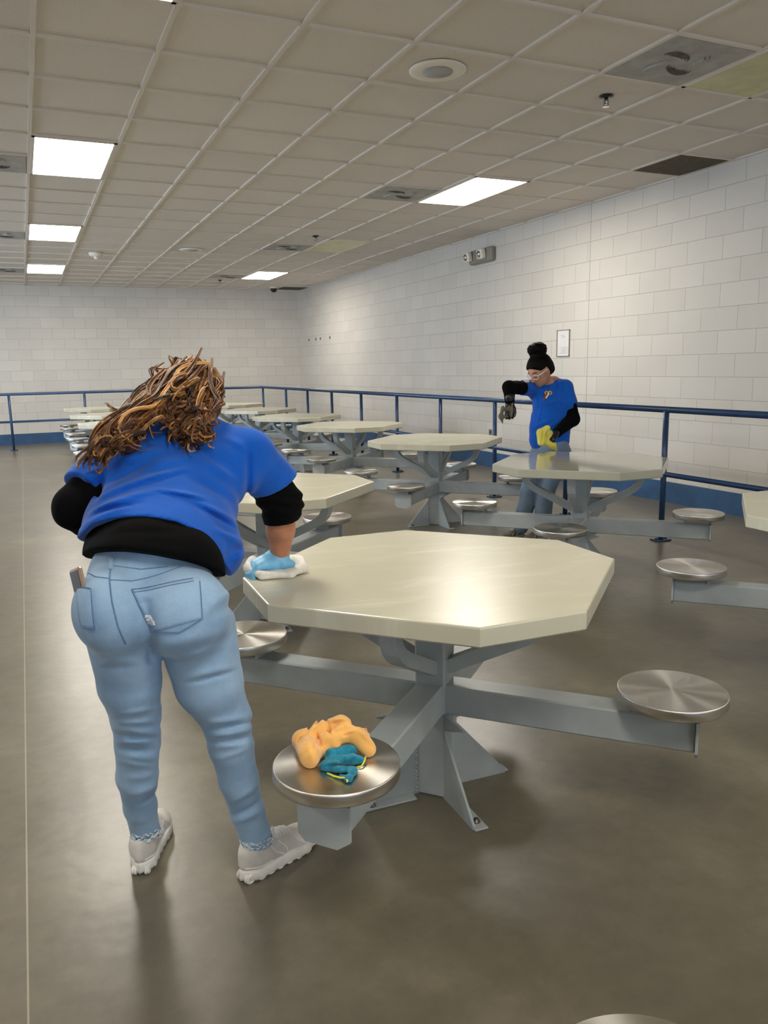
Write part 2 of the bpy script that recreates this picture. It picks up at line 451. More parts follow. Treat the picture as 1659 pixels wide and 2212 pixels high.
def surface_net(D, org, h):
    ins = D < 0; S = [n - 1 for n in D.shape]
    cs = sum(ins[a:a + S[0], b:b + S[1], c:c + S[2]].astype(np.int8) for a in (0, 1) for b in (0, 1) for c in (0, 1))
    I = np.argwhere((cs > 0) & (cs < 8)); idx = -np.ones(S, np.int32); idx[tuple(I.T)] = np.arange(len(I))
    acc = np.zeros((len(I), 3)); cnt = np.zeros(len(I))
    cor = [(a, b, c) for a in (0, 1) for b in (0, 1) for c in (0, 1)]
    val = {c: D[tuple((I + c).T)] for c in cor}
    for c in cor:
        for ax in range(3):
            if c[ax]: continue
            d = list(c); d[ax] = 1; d = tuple(d); a_, b_ = val[c], val[d]
            mk = (a_ < 0) != (b_ < 0); t = np.where(mk, a_ / np.where(mk, a_ - b_, 1), 0)
            q = np.tile(np.array(c, float), (len(I), 1)); q[:, ax] += t
            acc[mk] += q[mk]; cnt[mk] += 1
    V = org + h * (I + acc / cnt[:, None])
    F = []
    for ax in range(3):
        o1, o2 = [(1, 2), (2, 0), (0, 1)][ax]
        sl0 = [slice(None)] * 3; sl1 = [slice(None)] * 3; sl0[ax] = slice(0, -1); sl1[ax] = slice(1, None)
        a_, b_ = ins[tuple(sl0)], ins[tuple(sl1)]; E = np.argwhere(a_ != b_)
        E = E[(E[:, o1] > 0) & (E[:, o2] > 0) & (E[:, o1] < S[o1]) & (E[:, o2] < S[o2])]
        fl = a_[tuple(E.T)]
        def cell(d1, d2):
            q = E.copy(); q[:, o1] -= d1; q[:, o2] -= d2; return idx[tuple(q.T)]
        Q = np.stack([cell(1, 1), cell(0, 1), cell(0, 0), cell(1, 0)], 1)
        Q[~fl] = Q[~fl][:, ::-1]; F.append(Q)
    return V, np.concatenate(F)
def sdf_obj(name, prims, mat, h=0.006, k=0.02, mod=None, parent=None, subs=(), ks=0.008):
    prims_ = [pk_(p, k)[0] for p in prims]
    lo = np.min([prim_box(p)[0] for p in prims_], 0) - 3 * h - 0.01; hi = np.max([prim_box(p)[1] for p in prims_], 0) + 3 * h + 0.01
    ns = np.ceil((hi - lo) / h).astype(int) + 1
    ax = [lo[i] + h * np.arange(ns[i]) for i in range(3)]
    D = np.full(ns, 0.5, np.float64)
    def sub_grid(p, m):
        a, b = prim_box(p); s0 = np.clip(np.floor((a - m - lo) / h).astype(int), 0, ns - 1); s1 = np.clip(np.ceil((b + m - lo) / h).astype(int) + 1, 1, ns)
        sl = tuple(slice(s0[i], s1[i]) for i in range(3))
        return sl, np.stack(np.meshgrid(*[ax[i][sl[i]] for i in range(3)], indexing='ij'), -1)
    for p in prims:
        p, kk = pk_(p, k); sl, P = sub_grid(p, 2 * kk + 2 * h); d = prim_eval(p, P); c = D[sl]
        hh = np.clip(0.5 + 0.5 * (c - d) / kk, 0, 1); D[sl] = c * (1 - hh) + d * hh - kk * hh * (1 - hh)
    for p in subs:
        sl, P = sub_grid(p, 2 * ks + 2 * h); d = -prim_eval(p, P); c = D[sl]
        hh = np.clip(0.5 - 0.5 * (c - d) / ks, 0, 1); D[sl] = c * (1 - hh) + d * hh + ks * hh * (1 - hh)
    if mod is not None:
        m = np.abs(D) < 0.08; I = np.argwhere(m); P = lo + h * I
        D[m] = mod(P, D[m])
    V, F = surface_net(D, lo, h)
    return raw_obj(name, V, F, mat, parent)
def folds(P, segs, view):
    # raised (amp > 0) or sunken creases along segments, measured across a direction
    v = _n(view); out = np.zeros(len(P)); Pv = P - (P @ v)[:, None] * v
    for a, b, wd, amp in segs:
        a = np.array(a, float); b = np.array(b, float); a = a - (a @ v) * v; b = b - (b @ v) * v
        ab = b - a; L2 = max(1e-9, ab @ ab); t = np.clip(((Pv - a) @ ab) / L2, 0, 1)
        d = np.linalg.norm(Pv - a - t[:, None] * ab, axis=1)
        out += amp * np.sin(PI * np.clip(t * .84 + .08, 0, 1)) * np.exp(-(d / wd) ** 2)
    return out
def wob(P, freq, seed, n=7):
    r = np.random.RandomState(seed); out = np.zeros(len(P))
    for i in range(n):
        d = r.normal(size=3); d /= np.linalg.norm(d); out += np.sin(P @ d * freq * r.uniform(.6, 1.6) + r.uniform(0, 6.3))
    return out / n
def smax(a, b, k=0.004):
    h = np.clip(0.5 - 0.5 * (a - b) / k, 0, 1); return a * (1 - h) + b * h + k * h * (1 - h)

def bvh(objs):
    V = []; F = []
    for o in objs:
        b = len(V); V += [v.co.copy() for v in o.data.vertices]; F += [tuple(i + b for i in p.vertices) for p in o.data.polygons]
    return BVHTree.FromPolygons(V, F)
def decal(name, tree, quad, view, mat, parent, nu=10, nv=10, off=0.002, mask=None, thick=0.0):
    # cloth piece laid onto a garment: a grid between four corners, dropped on the surface
    q = [Vector(p) for p in quad]; view = Vector(view).normalized(); v = []; ok = []
    for j in range(nv + 1):
        for i in range(nu + 1):
            s, t = i / nu, j / nv
            p = (q[0] * (1 - s) + q[1] * s) * (1 - t) + (q[3] * (1 - s) + q[2] * s) * t
            hit = tree.ray_cast(p - view * 0.6, view)
            ok.append(hit[0] is not None); v.append((hit[0] - view * off) if hit[0] is not None else p)
    f = []
    for j in range(nv):
        for i in range(nu):
            a = j * (nu + 1) + i; c = (a, a + 1, a + nu + 2, a + nu + 1)
            if all(ok[x] for x in c) and (mask is None or mask((i + .5) / nu, (j + .5) / nv)): f.append(c)
    n = len(v); back = [p + view * (off + 0.002) for p in v]
    cnt = {}
    for c in f:
        for a, b in zip(c, c[1:] + c[:1]): cnt[frozenset((a, b))] = cnt.get(frozenset((a, b)), 0) + 1
    side = [(a, b, b + n, a + n) for c in f for a, b in zip(c, c[1:] + c[:1]) if cnt[frozenset((a, b))] == 1]
    mb = MB(); mb.add(v + back, f + side + [tuple(x + n for x in c[::-1]) for c in f], True)
    return mb.build(name, mat, parent)
def surf_line(tree, pts, view, r, mb, n=6, sub=10, off=0.0):
    view = Vector(view).normalized(); out = []
    for a, b in zip(pts[:-1], pts[1:]):
        for i in range(sub):
            p = Vector(a).lerp(Vector(b), i / sub); h_ = tree.ray_cast(p - view * 0.6, view)
            if h_[0] is not None: out.append(h_[0] - view * off)
    if len(out) > 1: mb.tube(out, r, n)

def hand_prims(w, d, nrm, side, curl, sc=1.0, spread=0.10, thumb=0.6, r=0.0085):
    # wrist w, pointing d, palm faces nrm, thumb on side; returns palm + five bent fingers
    d = _n(d); nrm = np.array(nrm, float); nrm = _n(nrm - (nrm @ d) * d); sd = np.cross(d, nrm); sd = sd * (1 if sd @ np.array(side, float) > 0 else -1)
    w = np.array(w, float); P = [cap(w, w + d * .03 * sc, .024 * sc, .026 * sc, sd, 1.25)]
    for o in (-.027, -.009, .009, .027):
        P.append(cap(w + d * .02 * sc + sd * o * .6 * sc, w + d * .078 * sc + sd * o * sc, .013 * sc, .0115 * sc))
    for i, (o, L) in enumerate(((.030, .068), (.010, .077), (-.010, .071), (-.029, .056))):
        p = w + d * .082 * sc + sd * o * sc; a = curl * 0.45; dr = _n(d + sd * (o / .03) * spread)
        for j, fr in enumerate((.45, .32, .23)):
            q = p + (dr * math.cos(a) + nrm * math.sin(a)) * L * fr * sc
            P.append(cap(p, q, (r - j * .0006) * sc, (r - .0006 - j * .0007) * sc)); p = q; a += curl * (1.0 if j == 0 else .8)
    p = w + d * .022 * sc + sd * .022 * sc; a = thumb
    for L, rr in ((.036, .0125), (.030, .0105), (.024, .0090)):
        q = p + (d * math.cos(a) + sd * math.sin(a) + nrm * .35 * curl) * L * sc; P.append(cap(p, q, rr * sc, rr * .9 * sc)); p = q; a -= .28
    return P

# ================================================================== THE ROOM
XR, YB, ZC = 5.69, 17.15, 3.045
XL, YF = -6.0, -9.0
GX, GY, T = 0.207, 4.043, 0.61
def struct(o): o['kind'] = 'structure'; return o
struct(MB().box(XL, XR, YF, YB, -0.1, 0).build('floor', M['floor']))
struct(MB().box(XL, XR, YF, YB, ZC + .004, ZC + 0.12).build('ceiling', M['ceil']))
struct(MB().box(XR, XR + .2, YF, YB + .2, -0.1, ZC + .1).build('wall_right', M['wallr']))
struct(MB().box(XL - .2, XR, YB, YB + .2, -0.1, ZC + .1).build('wall_back', M['wallb']))
struct(MB().box(XL - .2, XL, YF, YB, -0.1, ZC + .1).build('wall_left', M['wallr']))
struct(MB().box(XL - .2, XR + .2, YF - .2, YF, -0.1, ZC + .1).build('wall_front', M['wallb']))
struct(MB().box(XR - .004, XR + .01, YF, YB, 0, 0.2035).build('baseboard_right', M['blueband']))
struct(MB().box(XL, XR - .004, YB - .004, YB + .01, 0, 0.2035).build('baseboard_back', M['blueband']))
# suspended ceiling grid and the perimeter angle
g = MB()
k0 = int((XL - GX) // T)
x = GX + k0 * T
while x < XR:
    if x > XL: g.box(x - .0125, x + .0125, YF, YB, ZC - .010, ZC + .006)
    x += T
y = GY - T * 21
while y < YB:
    if y > YF:
        g.box(XL, XR, y - .012, y + .012, ZC - .0085, ZC + .006)
    y += T
struct(g.build('trim_1', M['tbar']))
a_ = MB(); a_.box(XR - .022, XR, YF, YB, ZC - .012, ZC + .004); a_.box(XL, XR, YB - .022, YB, ZC - .012, ZC + .004)
struct(a_.build('trim_2', M['tbar']))

def cell(c, r): return GX + c * T, GY + r * T
# ceiling lights: 2 x 4 troffers, lit or dead
def troffer(c, r, lit, label, grp):
    x, y = cell(c, r); t = thing('ceiling_light', label, 'ceiling light', (x + T / 2, y + T, ZC), 0, grp)
    f = MB(); a, b = T / 2 - .012, T - .012
    for q in ((-a, -a + .022, -b, b), (a - .022, a, -b, b), (-a, a, -b, -b + .022), (-a, a, b - .022, b)): f.box(*q, -.014, .0)
    f.build('light_frame', M['tbar'], t)
    d = MB(); d.box(-a + .022, a - .022, -b + .022, b - .022, -.011, -.004)
    d.build('diffuser_panel', M['panel'] if lit else M['off'], t)
    return t
lg = 'troffer lights in the suspended ceiling'
troffer(0, 4, True, 'nearest and largest lit square-looking ceiling light at the left', lg)
troffer(0, 10, True, 'second lit ceiling light along the left row', lg)
troffer(0, 16, True, 'third and farthest lit ceiling light along the left row', lg)
troffer(0, -2, True, 'lit ceiling light whose corner just enters the top edge of the photo', lg)
troffer(6, 4, True, 'large lit ceiling light above the room near the right wall', lg)
troffer(6, 16, True, 'small far lit ceiling light close to the back right corner', lg)
troffer(6, -2, False, 'switched-off yellow-green ceiling light at the top right edge', lg)
troffer(6, 10, False, 'switched-off greenish ceiling light midway down the right row', lg)
troffer(0, -8, True, 'lit ceiling light behind the camera on the left row', lg)
troffer(6, -8, True, 'lit ceiling light behind the camera on the right row', lg)
troffer(0, -14, True, 'added unseen lit ceiling light far behind the camera on the left row', lg)  # extra unseen pair, added to brighten faces turned to the camera
troffer(6, -14, True, 'added unseen lit ceiling light far behind the camera on the right row', lg)
troffer(-6, 4, True, 'lit ceiling light far left of the view, near row', lg)
troffer(-6, 14, True, 'lit ceiling light far left of the view, far row', lg)
troffer(-6, -4, True, 'lit ceiling light far left behind the camera', lg)

# air diffusers with four curled vanes
def diffuser():
    t = thing('air_diffuser', '', 'air vent', (0, 0, ZC))
    a = T / 2 - .016
    MB().bbox(-a, a, -a, a, -.010, .004, .004).build('face_plate', M['vent'], t)
    for k in range(4):
        mb = MB(); R4 = Matrix.Rotation(k * PI / 2 + .35, 4, 'Z')
        for r0, wd in ((.10, .012), (.075, .010), (.05, .009)):
            pts = [R4 @ Vector((.085 + r0 * math.cos(q), .03 + r0 * .55 * math.sin(q), -.008 - .006 * math.sin((q + .6) / 3.6 * PI) ** 2)) for q in np.linspace(-.6, 3.0, 14)]
            mb.tube(pts, [wd * (.25 + .75 * math.sin(i / 13 * PI)) for i in range(14)], 6, flat=.7)
        mb.build('curled_vane', M['ventd'] if k % 2 == 0 else M['vent'], t)
    return t
V0 = diffuser(); vg = 'ceiling air diffusers'
x, y = cell(5, -1); V0.location = (x + T / 2, y + T / 2, ZC); V0['group'] = vg
V0['label'] = 'large grey square air diffuser with dusty curled vanes at top right'; 
for (c, r, lab) in ((5, 5, 'grey air diffuser beside the large lit right-hand ceiling light'), (5, 11, 'grey air diffuser beside the switched-off mid-row ceiling light'),
                    (5, 17, 'small far grey air diffuser beside the far right lit ceiling light'), (-1, 5, 'grey air diffuser cut by the left edge beside the nearest left light'),
                    (-1, 11, 'grey air diffuser on the left edge beside the second left light'), (-1, 17, 'farthest grey air diffuser on the left edge')):
    x, y = cell(c, r); copy_tree(V0, (x + T / 2, y + T / 2, ZC), 0, lab, vg)
def ret_grille(c, r, label):
    x, y = cell(c, r); t = thing('return_air_grille', label, 'air vent', (x + .29, y + T / 2, ZC), 0, 'dark return air grilles')
    a = .272
    f = MB(); f.box(-a, a, -a, a, -.006, .004); f.build('backing_plate', M['grille'], t)
    s = MB()
    for i in range(22):
        u = -a + (i + .5) * 2 * a / 22; s.box(u - .004, u + .004, -a, a, -.011, -.006)
    s.build('grille_slats', M['grille'], t)
ret_grille(8, 2, 'dark brown return air grille in the ceiling against the right wall')
ret_grille(8, 20, 'small far dark return air grille near the back right corner')
# recessed speakers
def speaker(c, r, label):
    x, y = cell(c, r); t = thing('ceiling_speaker', label, 'ceiling speaker', (x + T / 2, y + T / 2, ZC), 0, 'round ceiling speakers')
    MB().lathe([(.165, .0), (.165, -.008), (.155, -.014), (.12, -.018), (.095, -.012)], 48).build('speaker_ring', M['white'], t)
    MB().lathe([(.088, -.010), (.088, -.0165), (.02, -.0175)], 40).build('speaker_mesh', M['vent'], t)
speaker(3, 0, 'large round white ceiling speaker with grey centre, near the camera')
speaker(3, 12, 'small far round ceiling speaker midway down the room')
def sprinkler(x, y, label):
    t = thing('fire_sprinkler', label, 'sprinkler', (x, y, ZC), 0, 'pendant fire sprinklers')
    MB().lathe([(.045, .0), (.042, -.006), (.02, -.012)], 24).build('escutcheon', M['black'], t)
    b = MB(); b.lathe([(.012, -.005), (.012, -.045), (.008, -.05)], 12); b.box(-.018, -.013, -.004, .004, -.06, -.02); b.box(.013, .018, -.004, .004, -.06, -.02)
    b.build('sprinkler_body', M['chrome'], t)
    MB().lathe([(.006, -.055), (.022, -.062), (.022, -.065)], 16).build('deflector', M['chrome'], t)
sprinkler(3.57, 4.36, 'nearest pendant fire sprinkler below the big grey air diffuser')
sprinkler(3.62, 10.06, 'pendant fire sprinkler midway down the ceiling')
sprinkler(3.59, 15.4, 'farthest tiny pendant fire sprinkler')
t = thing('smoke_detector', 'round white smoke detector on the ceiling at left between the lit panels', 'smoke detector', (1.122, 12.361, ZC))
MB().lathe([(.10, .0), (.10, -.02), (.085, -.045), (.06, -.055)], 32).build('detector_base', M['white'], t)
MB().lathe([(.035, -.05), (.03, -.085), (.012, -.09)], 20).build('sensing_chamber', M['white'], t)
t = thing('dome_camera', 'small black dome security camera on the far ceiling', 'security camera', (4.94, 16.4, ZC))
MB().lathe([(.085, .0), (.085, -.03), (.075, -.035)], 28).build('camera_base', M['white'], t)
MB().lathe([(.07, -.03), (.07, -.06), (.055, -.09), (.03, -.108), (.008, -.113)], 28).build('smoked_dome', M['black'], t)
# emergency light
t = thing('emergency_light', 'grey twin-head emergency light high on the right wall', 'emergency light', (XR, 9.32, 2.775))
MB().bbox(-.075, 0, -.30, .26, -.09, .09, .018).build('battery_housing', M['greyp'], t)
for yy in (-.12, .22):
    h_ = MB(); R_ = Matrix.Translation((-.115, yy, .01)) @ Matrix.Rotation(-PI / 2 - .15, 4, 'Y')
    h_.bbox(-.062, .062, -.065, .065, -.04, .035, .015, R_); hd = h_.build('lamp_head', M['white'], t)
    l_ = MB(); l_.lathe([(.045, .035), (.045, .040), (.03, .052), (.01, .056)], 20, R_); l_.build('lamp_lens', M['chrome'], hd)
# framed notice
t = thing('framed_notice', 'thin framed white notice on the right wall above the standing person', 'notice', (XR, 7.566, 1.595))
f = MB()
for q in ((-.118, -.108, -.15, .15), (.108, .118, -.15, .15), (-.118, .118, -.15, -.142), (-.118, .118, .142, .15)): f.box(-.012, 0, q[0], q[1], q[2], q[3])
f.build('picture_frame', M['gframe'], t)
p_ = MB().box(-.006, -.001, -.11, .11, -.144, .144).build('notice_sheet', M['paper'], t)
k = MB(); rn = random.Random(3)
for z_, a, b in ((.09, -.01, .05), (.075, -.04, .035), (.065, -.03, .02)): k.box(-.0072, -.0060, a, b, z_ - .0018, z_ + .0018)
k.build('printed_heading', M['ink'], p_); k = MB()
for z_ in (-.045, -.115): k.box(-.0072, -.0060, -.085, .085, z_ - .0012, z_ + .0012)
for i in range(9): 
    z_ = -.055 - i * .0068; a = -.08 + rn.random() * .01; k.box(-.0072, -.0060, a + .02, a + .06 + rn.random() * .09, z_ - .001, z_ + .001)
k.box(-.0072, -.0060, -.086, -.084, -.116, -.044); k.build('printed_table', M['ink'], p_)

for i, (yy, lab) in enumerate(((16.45, 'leftmost of four small grey wall plates, next to the back corner'), (16.0, 'second small grey wall plate from the back corner'),
                (15.72, 'third small grey wall plate from the back corner'), (15.16, 'rightmost of four small grey wall plates, set apart'))):
    t = thing('wall_plate', lab, 'wall plate', (XR, yy, 1.965), 0, 'small grey wall plates in a row')
    MB().bbox(-.008, 0, -.03, .03, -.028, .028, .003).build('plate', M['gframe'], t)
    MB().box(-.012, -.007, -.012, .012, -.012, .012).build('socket_opening', M['black'], t)
t = thing('electrical_outlet', 'small steel electrical outlet low on the right wall behind the centre table', 'outlet', (5.6900, 9.1199, 0.4520))
MB().bbox(-.008, 0, -.04, .04, -.06, .06, .003).build('cover_plate', M['gframe'], t)
MB().box(-.010, -.007, -.014, .014, -.035, -.01).build('socket', M['black'], t); MB().box(-.010, -.007, -.014, .014, .01, .035).build('socket', M['black'], t)

# ------------------------------------------------------------------ blue pipe railing
RX, RY, RT, RL = 4.41, 15.75, 1.01, 0.52
t = thing('pipe_railing', 'navy blue steel pipe railing running along the right and back walls', 'railing', (0, 0, 0))
tp = MB(); tp.tube([(RX, -1.5, RT), (RX, RY - .05, RT), (RX - .015, RY - .015, RT), (RX - .05, RY, RT), (XL + .6, RY, RT)], .024, 14)
tp.build('top_rail', M['rail'], t)
lo = MB(); lo.tube([(RX, -1.5, RL), (RX, RY - .03, RL), (RX - .03, RY, RL), (XL + .6, RY, RL)], .020, 12)
lo.build('lower_rail', M['rail'], t)
for (x, y) in [(RX, y) for y in (-.2, 1.0, 2.2, 3.39, 4.585, 5.79, 6.99, 8.17, 9.36, 10.56, 11.76, 12.93, 14.15)] + [(RX, 15.7)] + [(x, RY) for x in (3.4, 2.2, 1.02, -.25, -1.45, -2.65, -3.85, -5.1)]:
    pm = MB(); pm.tube([(x, y, 0.0), (x, y, RT)], .022, 14); p = pm.build('post', M['rail'], t)
    b = MB(); b.bbox(x - .065, x + .065, y - .05, y + .05, 0, .012, .003)
    for sx in (-1, 1): b.lathe([(.011, .012), (.011, .022), (.006, .024)], 8, Matrix.Translation((x + sx * .048, y, 0)))
    b.build('floor_flange', M['rail'], p)

# ------------------------------------------------------------------ cafeteria tables
OCT = [(-.57, .154), (-.57, -.154), (-.154, -.57), (.154, -.57), (.57, -.154), (.57, .154), (.154, .57), (-.154, .57)]
def make_table():
    t = thing('cafeteria_table', '', 'table')
    MB().prism(OCT, .697, .75, .005).build('tabletop', M['top'], t)
    R0 = Matrix.Rotation(PI / 4, 4, 'Z')
    MB().bbox(-.05, .05, -.05, .05, 0, .698, .006, R0).build('pedestal', M['frame'], t)
    for k in range(4):
        a = PI / 4 + k * PI / 2; Rz = Matrix.Rotation(a, 4, 'Z')
        d = Vector((math.cos(a), math.sin(a), 0)); sd = Vector((-d.y, d.x, 0))
        # curved brace up to the top
        pr = [(.045, .435), (.29, .555), (.325, .578), (.35, .603), (.365, .635), (.37, .698)]
        MB().bar([d * r + Vector((0, 0, z)) for r, z in pr], .05, .042, sd).build('brace', M['frame'], t)
        # seat arm: rectangular tube with an end plate
        am = MB(); am.bbox(.045, .785, -.045, .045, .287, .382, .005, Rz); arm = am.build('seat_arm', M['frame'], t)
        pl = [(-.068, .386), (.068, .386), (.068, .298), (.034, .274), (-.05, .278), (-.068, .296)]
        v = [Rz @ Vector((x, u, z)) for x in (.783, .791) for u, z in pl]; n = 6
        e = MB(); e.add(v, [tuple(range(6))[::-1], tuple(range(6, 12))] + [(i, (i + 1) % n, n + (i + 1) % n, n + i) for i in range(n)])
        e.build('end_plate', M['frame'], arm)
        # seat on its bracket
        c = d * .714
        T_ = Matrix.Translation(c)
        st = MB(); st.lathe([(.03, .417), (.146, .417), (.150, .4185), (.1518, .422), (.1518, .4435), (.1514, .4470), (.1502, .4490), (.1485, .4495)], 56, None)
        seat = st.build('seat', M['steel'], t, c)
        for u in (-.075, .075):
            MB().box(u - .003, u + .003, -.045, .045, .381, .420, T_ @ Matrix.Rotation(a, 4, 'Z')).build('seat_bracket', M['frame'], t)
    for k in range(4):
        a = k * PI / 2; Rz = Matrix.Rotation(a, 4, 'Z')
        pl = [(.05, .0), (.262, .0), (.262, .012), (.076, .22), (.076, .235), (.205, .288), (.05, .288)]
        n = len(pl); v = [Rz @ Vector((x, u, z)) for u in (-.004, .004) for x, z in pl]
        e = MB(); e.add(v, [tuple(range(n)), tuple(range(n, 2 * n))[::-1]] + [(i, n + i, n + (i + 1) % n, (i + 1) % n) for i in range(n)])
        # weld beads down the pedestal corner
        rn = random.Random(k)
        for i in range(16):
            z = .01 + i * .014; e.lathe([(.003, -.004), (.0055 + .002 * rn.random(), 0), (.003, .004)], 6, Rz @ Matrix.Translation((.0705, .005, z)))
        fin = e.build('base_fin', M['frame'], t)
        ft = MB(); ft.bbox(.085, .275, -.002, .042, 0, .007, .002, Rz); ft.build('floor_foot', M['frame'], fin)
        bo = MB(); bo.lathe([(.013, .007), (.013, .010), (.0085, .0105), (.0085, .017), (.004, .018)], 12, Rz @ Matrix.Translation((.235, .022, 0)))
        bo.build('anchor_bolt', M['bolt'], fin)
    return t
TB = make_table(); tg = 'octagonal steel tables bolted to the floor in two rows'
RT_ = math.radians(-2.0)
TB.location = (1.118, 2.120, 0); TB.rotation_euler = (0, 0, RT_)
TB['label'] = 'nearest octagonal grey table being wiped, orange and teal cloths on its front seat'; TB['group'] = tg
tabs = [(3.235, 4.085, 'octagonal table wiped wet and shiny in front of the standing person'), (3.205, 6.03, 'octagonal table in mid view left of the wet table, hourglass base fully in view'),
        (3.27, 8.17, 'third octagonal table back in the right row, behind the mid-view table'), (3.30, 10.15, 'fourth octagonal table back in the right row'),
        (3.36, 12.25, 'fifth octagonal table back in the right row, its right tip above the bending shoulder'), (3.45, 14.5, 'farthest octagonal table of the right row, nearest the back rail'),
        (1.15, 4.12, 'octagonal table directly behind the nearest one, half hidden by the bending person'), (1.15, 6.1, 'table of the left row hidden behind the bending person’s back'),
        (1.15, 8.2, 'left-row table showing only seats beside the bending person’s sleeve'), (1.14, 10.4, 'left-row table whose left tip shows lowest beside the curly hair'),
        (1.16, 12.6, 'left-row table, middle of the three stacked tips left of the curly hair'), (1.18, 14.95, 'farthest left-row table, topmost tip left of the curly hair'),
        (3.19, 2.09, 'octagonal table cut off by the right edge of the photo'), (1.125, 0.105, 'table below the frame, only one steel seat peeks in at the bottom edge')]
TT = [TB] + [copy_tree(TB, (x, y, 0), RT_, lab.replace('’', "'"), tg) for x, y, lab in tabs]
wt_ = TT[1]
for ch in children(wt_):
    if ch.name.startswith('tabletop'):
        ch.data = ch.data.copy(); ch.data.materials[0] = M['topwet']; ch['label'] = 'wet glossy tabletop'

# ================================================================== BENDING PERSON
VW = (0.14, 0.93, -0.34)
def A(*p): return np.array(p, float)
def line_z(P, pts):
    # height of a hem drawn through points, carried back along the slope of the garment edge
    pts = sorted(pts); xs = [p[0] for p in pts]; q = [p[2] + .36 * (p[1] - 1.75) for p in pts]
    return np.interp(P[:, 0] - .14 * (P[:, 1] - 1.75), [p[0] - .14 * (p[1] - 1.75) for p in pts], q) - .36 * (P[:, 1] - 1.75)
neck = A(.435, 2.315, 1.195); headc = A(.462, 2.43, 1.272)
shL = A(.195, 2.20, 1.120); elL = A(.098, 2.12, 1.028); wrL = A(.20, 2.33, .86)
shR = A(.560, 2.19, 1.125); elR = A(.668, 2.24, .965); wrR = A(.668, 2.275, .80)
hipL = A(.150, 1.86, .80); knL = A(.184, 1.99, .44); anL = A(.200, 2.135, .075)
hipR = A(.318, 1.85, .78); knR = A(.402, 1.90, .43); anR = A(.478, 1.950, .075)
tor = [A(.235, 1.88, .86), A(.250, 1.945, .915), A(.275, 2.03, .965), A(.315, 2.13, 1.045), A(.365, 2.225, 1.11)]
UX = (1, 0, 0)
hf = _n((.22, .80, -.56)); HR = frame(hf, (0, .3, 1))     # head axes: right, forward, up
def hp(r, f, u): return headc + HR[0] * r + HR[1] * f + HR[2] * u
body = [cap(tor[i], tor[i + 1], .09, .095, UX, 1.35) for i in range(4)]
body += [cap(hipL, knL, .062, .038), cap(knL, anL, .036, .031), cap(hipR, knR, .062, .038), cap(knR, anR, .036, .031),
         cap(tor[4], neck, .06, .05), cap(neck, headc - HR[2] * .03, .05, .05), cap(tor[4], shL, .07, .055), cap(tor[4], shR, .07, .055),
         cap(shL, elL, .050, .042), cap(elL, wrL, .044, .028), cap(shR, elR, .052, .045), cap(elR, elR * .55 + wrR * .45, .046, .043), cap(elR * .55 + wrR * .45, wrR, .042, .027),
         ell(headc, (.072, .095, .100), HR), ell(hp(0, .035, -.05), (.055, .062, .062), HR), ell(hp(0, .098, -.02), (.013, .02, .026), HR),
         ell(hp(.075, 0, -.01), (.012, .02, .03), HR), ell(hp(-.075, 0, -.01), (.012, .02, .03), HR), cap(hp(-.02, .088, -.062), hp(.02, .088, -.062), .009, .009),
         cap(anL, anL + A(.03, .09, -.03), .033, .028), cap(anR, anR + A(.09, .04, -.03), .033, .028)]
body += hand_prims(wrL, (.15, .5, -.8), (.8, -.2, 0), (0, 1, .3), .4)
P1 = sdf_obj('person', body, M['skin1'], .006, .012)
tag(P1, 'person with curly brown hair bending over the nearest table, seen from behind', 'person')
MB().tube([hp(-.045, .083, .012), hp(-.03, .094, .016), hp(-.018, .090, .012)], .003, 6).build('eyelashes', M['eye'], P1)
MB().tube([hp(.045, .083, .012), hp(.03, .094, .016), hp(.018, .090, .012)], .003, 6).build('eyelashes', M['eye'], P1)
MB().tube([hp(-.022, .096, -.062), hp(0, .101, -.06), hp(.022, .096, -.062)], .004, 6).build('lips', M['lips'], P1)

# jeans
def chain(pts, k=.012): return K(k, *[cap(pts[i][0], pts[i + 1][0], pts[i][1], pts[i + 1][1]) for i in range(len(pts) - 1)])
jn = [cap(A(.215, 1.90, .875), A(.255, 1.90, .86), .125, .125, UX, 1.12), ell((.138, 1.80, .845), (.088, .095, .100)), ell((.288, 1.785, .822), (.108, .105, .108))]
legL = chain([(hipL + A(.012, 0, -.03), .086), (A(.170, 1.905, .63), .074), (A(.182, 1.955, .52), .060), (A(.184, 1.985, .43), .055), (A(.180, 2.03, .32), .052), (A(.187, 2.085, .20), .043), (A(.200, 2.13, .09), .040)])
legR = chain([(hipR + A(.008, 0, -.02), .096), (A(.352, 1.865, .61), .083), (A(.393, 1.885, .50), .062), (A(.404, 1.897, .42), .056), (A(.423, 1.915, .31), .050), (A(.446, 1.935, .20), .044), (A(.472, 1.945, .09), .043)])
